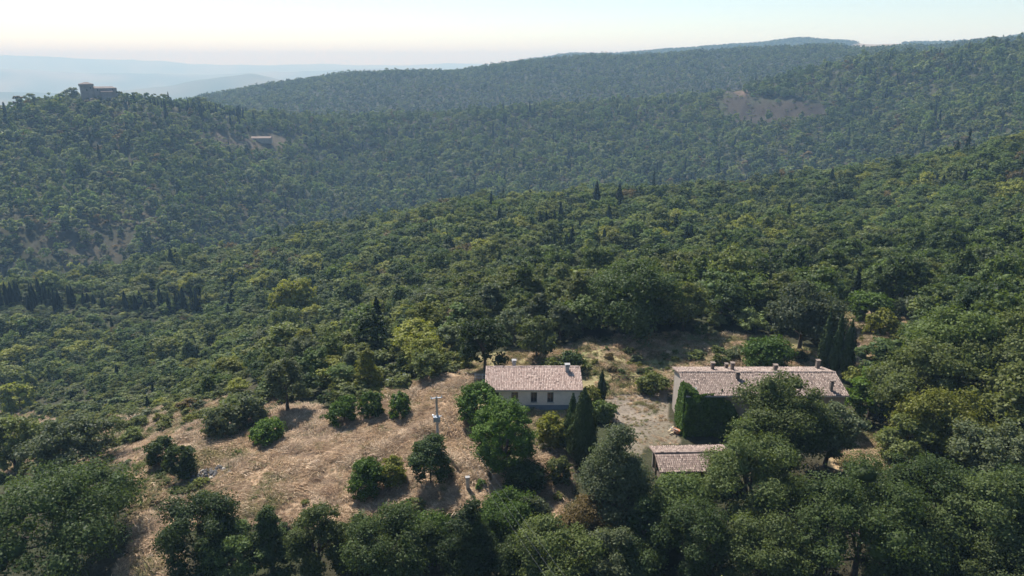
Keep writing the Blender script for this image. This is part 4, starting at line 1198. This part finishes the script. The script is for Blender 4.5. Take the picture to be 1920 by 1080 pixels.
def gn_scatter(name, x, y, z, rot, scl, idx, coll, label, cat):
    me = bpy.data.meshes.new(name); n = len(x)
    me.vertices.add(n); me.vertices.foreach_set('co', np.stack([x, y, z], 1).astype(np.float32).ravel())
    for nm, ty, arr in (('rot', 'FLOAT_VECTOR', rot), ('scl', 'FLOAT_VECTOR', scl)):
        a = me.attributes.new(nm, ty, 'POINT'); a.data.foreach_set('vector', np.asarray(arr, np.float32).ravel())
    a = me.attributes.new('pid', 'INT', 'POINT'); a.data.foreach_set('value', np.asarray(idx, np.int32))
    o = link(name, me); tag(o, label, cat, kind='stuff')
    ng = bpy.data.node_groups.new(name, 'GeometryNodeTree')
    ng.interface.new_socket('Geometry', in_out='INPUT', socket_type='NodeSocketGeometry')
    ng.interface.new_socket('Geometry', in_out='OUTPUT', socket_type='NodeSocketGeometry')
    gi = ng.nodes.new('NodeGroupInput'); go = ng.nodes.new('NodeGroupOutput')
    ci = ng.nodes.new('GeometryNodeCollectionInfo'); ci.inputs['Collection'].default_value = coll
    ci.inputs['Separate Children'].default_value = True; ci.inputs['Reset Children'].default_value = True
    ip = ng.nodes.new('GeometryNodeInstanceOnPoints'); ip.inputs['Pick Instance'].default_value = True
    def attr(nm, ty):
        q = ng.nodes.new('GeometryNodeInputNamedAttribute'); q.data_type = ty; q.inputs['Name'].default_value = nm
        return next(s for s in q.outputs if s.name == 'Attribute' and s.enabled)
    L = ng.links.new
    L(gi.outputs[0], ip.inputs['Points']); L(ci.outputs[0], ip.inputs['Instance'])
    L(attr('pid', 'INT'), ip.inputs['Instance Index']); L(attr('rot', 'FLOAT_VECTOR'), ip.inputs['Rotation']); L(attr('scl', 'FLOAT_VECTOR'), ip.inputs['Scale'])
    L(ip.outputs[0], go.inputs[0])
    md = o.modifiers.new('scatter', 'NODES'); md.node_group = ng
    return o

# ---- near wood: individual trees
rngw = np.random.default_rng(77)
X, Y = jitter_grid(48, 470, 6.6, rngw, 44)
k = free(X, Y) & seen(X, Y, 9)
for (px, py, pw) in PLXY:
    k &= np.hypot(X-px, Y-py) > np.minimum(.45*pw+2.0, 7)
X, Y = X[k], Y[k]
r = np.hypot(X, Y); Z = height(X, Y)
# stature: tall wood on the slopes, low scrub left of the field and round the clearings
u_, v_ = project(X, Y, Z)
Ht = 8.2*np.exp(rngw.normal(0, .22, len(X))) + 4.0*fbm(X/40, Y/40, 2)
scrub = (v_ > 690) & (u_ < 620)
Ht = np.where(scrub, np.where(v_ > 742, np.minimum(Ht*.28, 2.6), Ht*.42), Ht)
thicket = (u_ > 590) & (u_ < 900) & (v_ > 600) & (v_ < 720)
Ht = np.where(thicket, Ht*.58, Ht)
lowl = (u_ < 620) & (v_ > 560) & (v_ <= 690)
Ht = np.where(lowl, Ht*.78, Ht)
Ht = np.where((v_ > 900), np.minimum(Ht, 5.5), Ht)
Ht = np.clip(Ht, 1.5, 12.5)
# keep the view open: a tree may not stand in front of the bare ground, roofs or yard that the photo shows
def top_pix(): return project(X, Y, Z+Ht)
guard = [PX['field'], PX['yard'], PX['glade'], [(880,690),(1100,690),(1100,770),(880,770)], [(1255,690),(1600,690),(1600,760),(1255,800)], [(1205,830),(1345,830),(1340,890),(1210,890)], PX['road']]
tu, tv = top_pix(); bad = np.zeros(len(X), bool)
for g in guard:
    ga = np.array(g, float)
    for fr in (0.0, .35, .7):
        for s in (-.3, 0, .3):
            qx, qy = u_+(tu-u_)*fr + s*Ht*FPX/r, v_+(tv-v_)*(1-fr)
            bad |= inside(ga, qx, qy)
bad &= r < 130
for g, rm in ((PX['road']+[], 165), (PX['gap'], 168), (PX['verge'], 150), ([(-20,525),(400,540),(400,588),(-20,586)], 405-.2*np.clip(u_, 0, 400))):
    ga = np.array(g, float); b2 = np.zeros(len(X), bool)
    for fr in (0.0, .35, .7):
        for s in (-.3, 0, .3): b2 |= inside(ga, u_+(tu-u_)*fr + s*Ht*FPX/r, v_+(tv-v_)*(1-fr))
    bad |= b2 & (r < rm)
# let hand-placed foreground stand alone at the bottom
bad |= (v_ > 915) & (u_ < 1240)
bad |= (v_ > 742) & (u_ < 600) & (rngw.random(len(X)) < .5)
X, Y, Z, Ht, r, u_, v_ = [a[~bad] for a in (X, Y, Z, Ht, r, u_, v_)]
Wd = Ht*(.95+.4*rngw.random(len(X))); Wd = np.minimum(Wd, 10.5)
tone_names = ['dark green', 'deep green', 'mid green', 'olive green', 'grey green', 'pale green', 'yellowish green']
tz = fbm(X/60+3, Y/60, 2) + rngw.normal(0, .35, len(X))
ti = np.clip(np.round(2.4 + 2.2*tz + np.where((u_ < 620) & (r > 110), 1.0, 0) + np.where((u_ > 560) & (u_ < 900) & (v_ > 600) & (v_ < 740), 2.0, 0)), 0, 6).astype(int)
size_px = np.maximum(Ht, Wd)/r
inview = (u_ > -60) & (u_ < 1980) & (v_ < 1140)
order = np.argsort(-np.where(inview, size_px, 0))
indiv = np.zeros(len(X), bool); indiv[order[:300]] = True

nspec = [('oak', 1.0, .12, 3600, .052, 62), ('oak', .95, .10, 3600, .051, 70), ('oak', 1.05, .14, 3800, .051, 54), ('cone', .9, .05, 3200, .050, 60), ('oak', 1.0, .08, 3600, .050, 76), ('oak', .9, .16, 3500, .052, 50), ('cone', 1.0, .06, 3300, .051, 66), ('oak', 1.1, .1, 3800, .051, 80)]
near_pr = []
for i, (kd, w, z0, nl, ls, npf) in enumerate(nspec):
    rg = np.random.default_rng(300+i); me, ctr = crown_mesh('crown', rg, w, 1-z0, z0, nl, ls, npf, kd)
    tm = trunk_mesh('trunk', rg, 1.0, .026, ctr, .6, 6); near_pr.append((me, tm))
def region(u, v, r):
    if v > 900: return 'among the foreground trees'
    if u < 600 and r < 135: return 'in the scrub left of the dry field'
    if u < 620: return 'in the low wood below the cypress row' if v > 585 else 'in the valley wood above the cypress row'
    if u < 900 and v > 590: return 'in the thicket behind the dry field'
    if u < 1100: return 'in the wood behind the small house'
    if u < 1500: return 'in the wood behind the long farmhouse'
    if v < 600: return 'in the wood above the dirt road'
    return 'in the wood right of the long farmhouse'
def row_of(r, rg):
    if 'wood' not in rg and 'slope' not in rg: return ''
    return 'front rows' if r < 150 else 'middle rows' if r < 185 else 'back rows'
wood_trees = []
def single_out(items, noun, cat):
    """each plant of a kind, row and tone is told apart by its place from the left"""
    fam = {}
    for it in items: fam.setdefault(it[1:5], []).append(it)
    for (sz, tn, rg, row), lst in fam.items():
        lst.sort(key=lambda q: q[5])
        for n_, it in enumerate(lst):
            head = ' '.join(w for w in (sz, tn, noun) if w)
            place = (row + ', ' if row else '') + rg.replace('in the wood', 'wood').replace(' the ', ' ')
            lab = 'the only %s, %s' % (head, place) if len(lst) == 1 else '%s, %s from left, %s' % (head, ordn(n_), place)
            tag(it[0], lab, cat, '%s %s %s, %s' % (sz, tn, {'tree': 'trees', 'bush': 'bushes'}[noun], place))
for i in np.where(indiv)[0]:
    me, tm = near_pr[int(rngw.integers(0, len(near_pr)))]
    root = empty('broadleaf_tree', (X[i], Y[i], Z[i]), rngw.random()*6.28)
    tn = tone_names[ti[i]]
    c = link('crown', me, root); c.scale = (Wd[i], Wd[i]*(.9+.2*rngw.random()), Ht[i]); setcol(c, tn)
    t_ = link('trunk', tm, root); t_.scale = (Wd[i], Wd[i], Ht[i])
    sz = 'tall' if Ht[i] > 8.6 else 'low' if Ht[i] < 5 else 'mid-sized'
    rg_ = region(u_[i], v_[i], r[i])
    wood_trees.append((root, sz, tn, rg_, row_of(r[i], rg_), u_[i]))

single_out(wood_trees, 'tree', 'tree')
uX, uY = jitter_grid(110, 470, 5.2, rngw, 44); ku = free(uX, uY) & seen(uX, uY, 7) & (rngw.random(len(uX)) < .5)
uu, uv = project(uX, uY, height(uX, uY)+4.5)
ku &= ~(inside(np.array([(-20,520),(400,535),(400,592),(-20,592)], float), uu, uv)) & (uv < 700)
for (px, py, pw) in PLXY: ku &= np.hypot(uX-px, uY-py) > .5*pw
uX, uY = uX[ku], uY[ku]; uH = np.clip(4.2*np.exp(rngw.normal(0, .35, len(uX))), 2, 9); uW = uH*(1.0+.5*rngw.random(len(uX)))
nearC = proto_set('near_wood_tree', [(kd, w, z0, int(nl*.6), ls*1.2, npf, t, 1.0) for (kd, w, z0, nl, ls, npf), t in zip(nspec*2, ['deep green','mid green','olive green','dark green','mid green','grey green','deep green','pale green','olive green','deep green','mid green','olive green','dark green','pale green','mid green','yellowish green'])]
     + [('fir', .42, .03, 900, .07, 0, 'cypress', 1.4), ('oak', .9, .2, 1200, .06, 20, 'brownish', .9)], 400)
def mix_idx(t, n, rng): return rng.integers(0, n, len(t))
q = ~indiv
idx = rngw.integers(0, 16, q.sum()); rare = rngw.random(q.sum()); idx = np.where(rare < .04+.25*np.clip(fbm(X[q]/50+70, Y[q]/50, 2)*2-.25, 0, 1), 16, np.where(rare < .075, 17, idx))
# warmer tones at the left
rot = np.stack([np.zeros(q.sum()), np.zeros(q.sum()), rngw.random(q.sum())*6.28], 1)
scl = np.stack([Wd[q], Wd[q], Ht[q]*np.where(idx == 16, 1.15, 1)], 1)
wX, wY = jitter_grid(240, 420, 3.4, rngw, 44); wu, wv = project(wX, wY, height(wX, wY))
kw_ = inside(np.array([(-30,560),(420,566),(420,604),(-30,604)], float), wu, wv) & (rngw.random(len(wX)) < .8)
uX = np.concatenate([uX, wX[kw_]]); uY = np.concatenate([uY, wY[kw_]]); wH = 1.4+1.8*rngw.random(kw_.sum()); uH = np.concatenate([uH, wH]); uW = np.concatenate([uW, wH*1.7])
# the wood goes on beside and below the picture
oX, oY = jitter_grid(16, 140, 6.8, rngw, 78); ro = np.hypot(oX, oY)
ko = ((ro < 43) | (np.abs(np.arctan2(oX, oY)) > R(44.5))) & (np.hypot(oX-6, oY-40) > 5); oX, oY = oX[ko], oY[ko]; oH = 5.5+2.5*rngw.random(len(oX))
uX = np.concatenate([uX, oX]); uY = np.concatenate([uY, oY]); uH = np.concatenate([uH, oH]); uW = np.concatenate([uW, oH*1.15])
un = len(uX); aX = np.concatenate([X[q], uX]); aY = np.concatenate([Y[q], uY])
rot = np.concatenate([rot, np.stack([0*uX, 0*uX, rngw.random(un)*6.28], 1)]); scl = np.concatenate([scl, np.stack([uW, uW, uH], 1)]); idx = np.concatenate([idx, rngw.integers(0, 16, un)])
gn_scatter('near_wood', aX, aY, height(aX, aY), rot, scl, idx, nearC, 'dense broadleaf wood covering the slope behind the houses', 'wood')
print('NEAR', len(X), q.sum())

# ---- castle hill and far ridges
midC = proto_set('mid_wood_tree', [('oak', 1.0, .1, 760, .105, 22, 'deep green', 1), ('oak', .9, .1, 760, .105, 24, 'mid green', 1.05), ('oak', 1.05, .12, 760, .11, 20, 'olive green', 1.05), ('cone', .8, .05, 620, .1, 22, 'dark green', 1.1), ('oak', .95, .1, 760, .105, 24, 'grey green', 1.1), ('oak', 1, .1, 760, .105, 22, 'mid green', 1.2), ('oak', 1, .12, 700, .11, 22, 'pale green', 1.05), ('cone', .75, .04, 620, .1, 22, 'deep green', 1), ('fir', .3, .02, 380, .1, 0, 'cypress', 1.2), ('oak', .9, .15, 420, .12, 14, 'brownish', 1)], 500)
X, Y = jitter_grid(470, 1180, 7.4, rngw, 44)
k = (free(X, Y) | (free(X, Y, ['road']) & (rngw.random(len(X)) < .045))) & seen(X, Y, 9, .006)
k &= rngw.random(len(X)) > .06 + .16*np.clip(fbm(X/55+30, Y/55, 3)*2, 0, 1)
sc_ = inside(WP['scrubby'], X, Y); k &= ~(sc_ & (rngw.random(len(X)) < .4))
X, Y = X[k], Y[k]; Z = height(X, Y); n = len(X)
Hh = np.clip(9.0*np.exp(rngw.normal(0, .30, n)) + 4*fbm(X/50, Y/50, 2), 3.0, 17); Ww = 3.6+Hh*(.4+.5*rngw.random(n))
tz = 3.5+3.4*fbm(X/70+11, Y/70, 3)+rngw.normal(0, 2.0, n); idx = np.clip(np.round(tz), 0, 7).astype(int)
rr0 = rngw.random(n); idx = np.where(rr0 < .03, 8, np.where(rr0 < .05, 9, idx))
idx = np.where(inside(WP['scrubby'], X, Y) & (rr0 > .75), 9, idx)
u_, v_ = project(X, Y, Z+Hh)
cyp = (u_ > 225) & (u_ < 482) & (np.abs(v_-(184+(u_-225)*.105)) < 7) & (np.hypot(X, Y) > 860)      # cypresses along the castle ridge
idx = np.where(cyp & (rngw.random(n) < .75), 8, idx)
Hh = np.where(idx == 8, Hh*1.35, Hh)
az_c, _ = az_slope(186, 181); dc = np.hypot(X-math.sin(az_c)*898, Y-math.cos(az_c)*898); Hh = np.where(dc < 32, np.minimum(Hh, 6.0), Hh)   # the trees round the castle walls are lower
# low growth over the bare patches of that slope
for nm, de in (('scrubby', .045), ('burnt', .012), ('farm', .02), ('sandy', .02)):
    bx_, by_ = poly_pts(WP[nm], de, rngw); m_ = len(bx_); bh = 1.0+2.2*rngw.random(m_)**2
    X = np.concatenate([X, bx_]); Y = np.concatenate([Y, by_]); Hh = np.concatenate([Hh, bh]); Ww = np.concatenate([Ww, bh*1.8]); idx = np.concatenate([idx, rngw.choice([2, 4, 6, 9, 9], m_)])
n = len(X); Z = height(X, Y)
rot = np.stack([0*X, 0*X, rngw.random(n)*6.28], 1)
gn_scatter('castle_hill_wood', X, Y, Z, rot, np.stack([Ww, Ww, Hh], 1), idx, midC, 'hazy wood covering the castle hill and the slope across the valley', 'wood')
print('MID', n)
farC = proto_set('far_wood_tree', [('oak', 1.0, .05, 150, .2, 10, t, 1) for t in ('deep green', 'mid green', 'olive green', 'dark green', 'grey green')] + [('cone', .8, .03, 130, .2, 10, 'dark green', 1.2)], 600)
X, Y = jitter_grid(1180, 2050, 9.5, rngw, 44); k = free(X, Y) & seen(X, Y, 9, .004); X, Y = X[k], Y[k]; Z = height(X, Y); n = len(X)
Hh = np.clip(9+2.5*fbm(X/70, Y/70, 2)+rngw.normal(0, 2.2, n), 5, 16); Ww = 9.5*(.9+.5*rngw.random(n))
idx = np.clip(np.round(2.4+2.6*fbm(X/90, Y/90, 3)+rngw.normal(0, 1.2, n)), 0, 5).astype(int)
gn_scatter('far_ridge_wood', X, Y, Z, np.stack([0*X, 0*X, rngw.random(n)*6.28], 1), np.stack([Ww, Ww, Hh], 1), idx, farC, 'blue hazy wood covering the long ridge behind the castle hill', 'wood')
print('FAR', n)
X, Y = jitter_grid(2050, 4200, 17.0, rngw, 42); k = free(X, Y) & seen(X, Y, 9, .002); X, Y = X[k], Y[k]; Z = height(X, Y); n = len(X)
Hh = np.clip(9+rngw.normal(0, 2, n), 5, 14); Ww = 17*(.95+.35*rngw.random(n))
gn_scatter('farthest_ridge_wood', X, Y, Z, np.stack([0*X, 0*X, rngw.random(n)*6.28], 1), np.stack([Ww, Ww, Hh], 1), rngw.integers(0, 6, n), farC, 'pale blue wood on the farthest ridge under the sky', 'wood')
print('FARTHEST', n)

# ---- low scrub and grasses
rngs = np.random.default_rng(99)
SCR = [
 ([(0,755),(300,760),(560,752),(600,765),(470,785),(330,810),(240,840),(200,870),(0,900)], .12, (.8, 2.2), ['olive green','grey green','pale green','yellowish green','olive green','brownish'], 'in the scrub left of the dry field'),
 ([(215,872),(300,862),(380,905),(395,925),(330,960),(240,950),(215,910)], .34, (.6, 1.3), ['yellowish green','olive green','bright green'], 'in the bramble bank below the stone heap'),
 ([(0,880),(200,885),(230,940),(180,960),(0,930)], .12, (.8, 1.8), ['olive green','yellowish green'], 'beside the corner oak on the left'),
 ([(1085,650),(1290,648),(1300,690),(1258,715),(1200,735),(1120,745),(1090,700)], .10, (.6, 1.6), ['olive green','yellowish green','grey green','brownish'], 'on the dry bank between the houses'),
 ([(1290,650),(1420,645),(1520,675),(1530,690),(1275,690)], .15, (.9, 2.2), ['pale green','olive green','mid green','grey green'], 'behind the long farmhouse'),
 ([(640,770),(700,745),(830,705),(880,690),(840,625),(640,640),(590,700)], .17, (1.2, 3.2), ['olive green','pale green','yellowish green'], 'in the thicket behind the dry field'),
 ([(1020,850),(1070,850),(1080,930),(1040,960),(1010,900)], .14, (.5, 1.2), ['olive green','yellowish green','brownish'], 'below the bright bush near the small house'),
 ([(700,950),(830,950),(840,1000),(700,1010)], .16, (.8, 1.8), ['olive green','bright green','mid green'], 'along the near edge of the dry field'),
 ([(880,880),(935,870),(940,960),(890,950)], .14, (.5, 1.1), ['bright green','olive green'], 'near the small stone post'),
 ([(1560,825),(1650,800),(1690,850),(1650,905),(1570,880)], .12, (.4, .9), ['olive green','yellowish green'], 'in the grassy glade on the right'),
 ([(1600,600),(1720,600),(1700,640),(1650,700),(1620,715)], .10, (.6, 1.6), ['bright green','yellowish green','olive green'], 'on the verge of the dirt road'),
 ([(1150,860),(1235,850),(1240,980),(1180,1000)], .14, (.9, 2.0), ['mid green','olive green','grey green'], 'between the tall holm oak and the shed'),
 ([(420,985),(840,985),(960,1020),(1240,960),(1260,1100),(380,1100)], .10, (.9, 2.2), ['deep green','mid green','olive green'], 'under the foreground trees at the lower edge'),
 ([(-60,640),(300,650),(620,700),(560,755),(300,760),(-60,755)], .06, (1.4, 3.0), ['olive green','pale green','mid green','olive green'], 'in the hollow left of the dry field'),
 ([(215,862),(330,806),(480,782),(620,772),(600,800),(450,830),(380,850),(300,862)], .10, (.5, 1.3), ['olive green','brownish','grey green'], 'along the upper left edge of the dry field'),
 ([(440,850),(480,900),(430,960),(560,985),(700,975),(680,940),(520,930),(470,880)], .05, (.4, 1.0), ['olive green','brownish'], 'along the lower edge of the dry field'),
 ([(1440,900),(1560,880),(1600,900),(1520,960),(1440,980)], .12, (.8, 1.8), ['deep green','mid green'], 'in the shade below the long farmhouse oaks'),
]
bpr = []
for i in range(6):
    rg = np.random.default_rng(700+i); me, ctr = crown_mesh('foliage', rg, 1.0, 1.0, 0, 750, .13, 16, 'bush'); bpr.append(me)
shr = []
for poly, dens, (h0, h1), tones, where in SCR:
    x, y = poly_pts(poly_world(poly), dens, rngs)
    for a, b in zip(x, y):
        if np.any(np.hypot(PLXY[:, 0]-a, PLXY[:, 1]-b) < .42*PLXY[:, 2]): continue
        if any(abs(a-cx) < rx*.72 and abs(b-cy_) < ry*.8 for cx, cy_, rx, ry, _ in PADS): continue
        shr.append((a, b, h0+(h1-h0)*rngs.random()**1.4, tones[int(rngs.integers(0, len(tones)))], where))
print('SHRUBS', len(shr))
shr.sort(key=lambda s: -s[2]/math.hypot(s[0], s[1]))
bush_list = []
for (a, b, hh, tn, where) in shr[:300]:
    o = link('bush', bpr[int(rngs.integers(0, 6))]); w = hh*(1.1+.7*rngs.random())
    o.location = (a, b, float(height(a, b))-.08); o.rotation_euler = (0, 0, rngs.random()*6.28); o.scale = (w, w*(.8+.4*rngs.random()), hh); setcol(o, tn)
    bush_list.append((o, 'larger' if hh > 1.5 else 'small', tn, where, '', project(a, b, 0)[0]))
single_out(bush_list, 'bush', 'bush')
rest = shr[300:]
if rest:
    bc = bpy.data.collections.new('low_bushes')
    for i in range(6):
        mcopy = bpr[i].copy(); mcopy.materials.clear(); mcopy.materials.append(tone_mat(['olive green','yellowish green','pale green','grey green','olive green','mid green'][i]))
        o = bpy.data.objects.new('low_bush_%d' % i, mcopy); bc.objects.link(o)
    a = np.array([(s[0], s[1], s[2]) for s in rest])
    gn_scatter('low_scrub', a[:, 0], a[:, 1], height(a[:, 0], a[:, 1])-.08, np.stack([0*a[:, 0], 0*a[:, 0], rngs.random(len(a))*6.28], 1), np.stack([a[:, 2]*1.4]*2+[a[:, 2]], 1), rngs.integers(0, 6, len(a)), bc, 'low mixed scrub filling the gaps around the clearings', 'scrub')

def tuft_mesh(rng, nb, lean, w, mat):
    P0 = rng.normal(0, .28, (nb, 3)); P0[:, 2] = 0
    d = rng.normal(0, .42, (nb, 3)); d[:, 2] = 1; d[:, 0] += lean; d = unit(d)
    L = (.55+.6*rng.random(nb))[:, None]; s = unit(np.cross(d, rng.normal(size=(nb, 3))))*w
    mid = P0+d*L*.55; d2 = d.copy(); d2[:, 0] += .9*lean+.3; d2[:, 2] -= .75; tip = mid+unit(d2)*L*.55
    v = np.stack([P0-s*.6, P0+s*.6, mid+s, mid-s, tip], 1).reshape(-1, 3); b = np.arange(nb)*5
    return np_mesh('tuft', v, [np.stack([b, b+1, b+2, b+3], 1), np.stack([b+3, b+2, b+4], 1)], mat)
gC = bpy.data.collections.new('grass_tufts')
for i in range(8):
    c = [(.55,.42,.28), (.47,.345,.22), (.61,.485,.34), (.36,.255,.17), (.50,.37,.24), (.21,.20,.08), (.16,.18,.06), (.32,.265,.13)][i]
    o = bpy.data.objects.new('grass_tuft_%d' % i, tuft_mesh(np.random.default_rng(800+i), 52, .5 if i % 2 else .15, .027, tone_mat(c, 1.0, 'straw')))
    gC.objects.link(o)
def grass(name, polys, dens, hgt, weights, label):
    xs, ys = [], []
    for p in polys:
        x, y = poly_pts(p, dens, rngs); xs.append(x); ys.append(y)
    x = np.concatenate(xs); y = np.concatenate(ys)
    k = np.ones(len(x), bool)
    for (cx, cy_, rx, ry, _) in PADS: k &= ~((np.abs(x-cx) < rx*.72) & (np.abs(y-cy_) < ry*.62))
    x, y = x[k], y[k]; n = len(x)
    hh = hgt*(.35+1.3*np.clip(.5+1.2*fbm(x/2.6, y/2.6, 2), .05, 1.2))*(.7+.6*rngs.random(n)); w = hh*(1.1+.5*rngs.random(n))
    ang = 6.28*fbm(x/7+50, y/7, 2)*1.6 + rngs.normal(0, .5, n)
    wt = np.asarray(weights, float); wt /= wt.sum(); idx = rngs.choice(8, n, p=wt)
    pn = fbm(x/6+20, y/6, 3)
    idx = np.where((pn > .28) & (rngs.random(n) < .6), rngs.choice([5, 7, 6, 7], n), idx); idx = np.where((pn < -.25) & (rngs.random(n) < .6), rngs.choice([3, 1], n), idx)
    hh = hh*np.where(pn < -.3, .6, 1.0)
    gn_scatter(name, x, y, height(x, y)-.03, np.stack([0*x, 0*x, ang], 1), np.stack([w, w, hh], 1), idx, gC, label, 'grass')
    print(name, n)
grass('dry_grass', [WP['field']], 8.0, .58, [5, 4, 5, 3, 4, .5, .2, .9], 'tall flattened straw coloured grass covering the open field')
grass('scrub_grass', [poly_world([(0,760),(300,765),(560,756),(600,765),(470,782),(330,808),(240,840),(215,875),(120,900),(0,890)]), poly_world([(240,855),(300,845),(380,848),(448,848),(448,930),(335,990),(238,990)]), poly_world([(1020,850),(1080,850),(1085,930),(1040,965),(960,1005),(905,960)])], 3.6, .55, [3, 3, 3, 3, 3, 4, 2, 5], 'rough olive and straw coloured grass among the shrubs on the left')
grass('bank_grass', [WP['behind'], WP['gap'], WP['verge'], WP['glade'], WP['glade2']], 3.4, .5, [3, 2, 3, 1, 3, 5, 4, 6], 'mixed dry and green grass on the banks behind the houses')
grass('yard_grass', [WP['yard']], 2.6, .28, [2, 2, 1, 1, 2, 3, 2, 3], 'sparse short grass on the gravel yard')

# ------------------------------------------------------------------ haze
def haze():
    zmin = float(HG.min())-1.5; zmax = max(float(HG.max())+12, CAM_Z+20)
    m = MB(); m.box(-19500, 19500, -19500, 19500, zmin, zmax)
    mat, nt, out = new_mat('haze_air')
    pv = N(nt, 'ShaderNodeVolumePrincipled')
    pv.inputs['Color'].default_value = (.44, .71, 1.0, 1)
    pv.inputs['Absorption Color'].default_value = (.78, .90, 1, 1)     # air mostly scatters, it hardly absorbs
    pv.inputs['Density'].default_value = 2.0e-4
    pv.inputs['Anisotropy'].default_value = 0.0
    nt.links.new(pv.outputs[0], out.inputs['Volume'])
    o = m.build('haze', mat); tag(o, kind='stuff')
    print('HAZE', zmin, zmax)
haze()
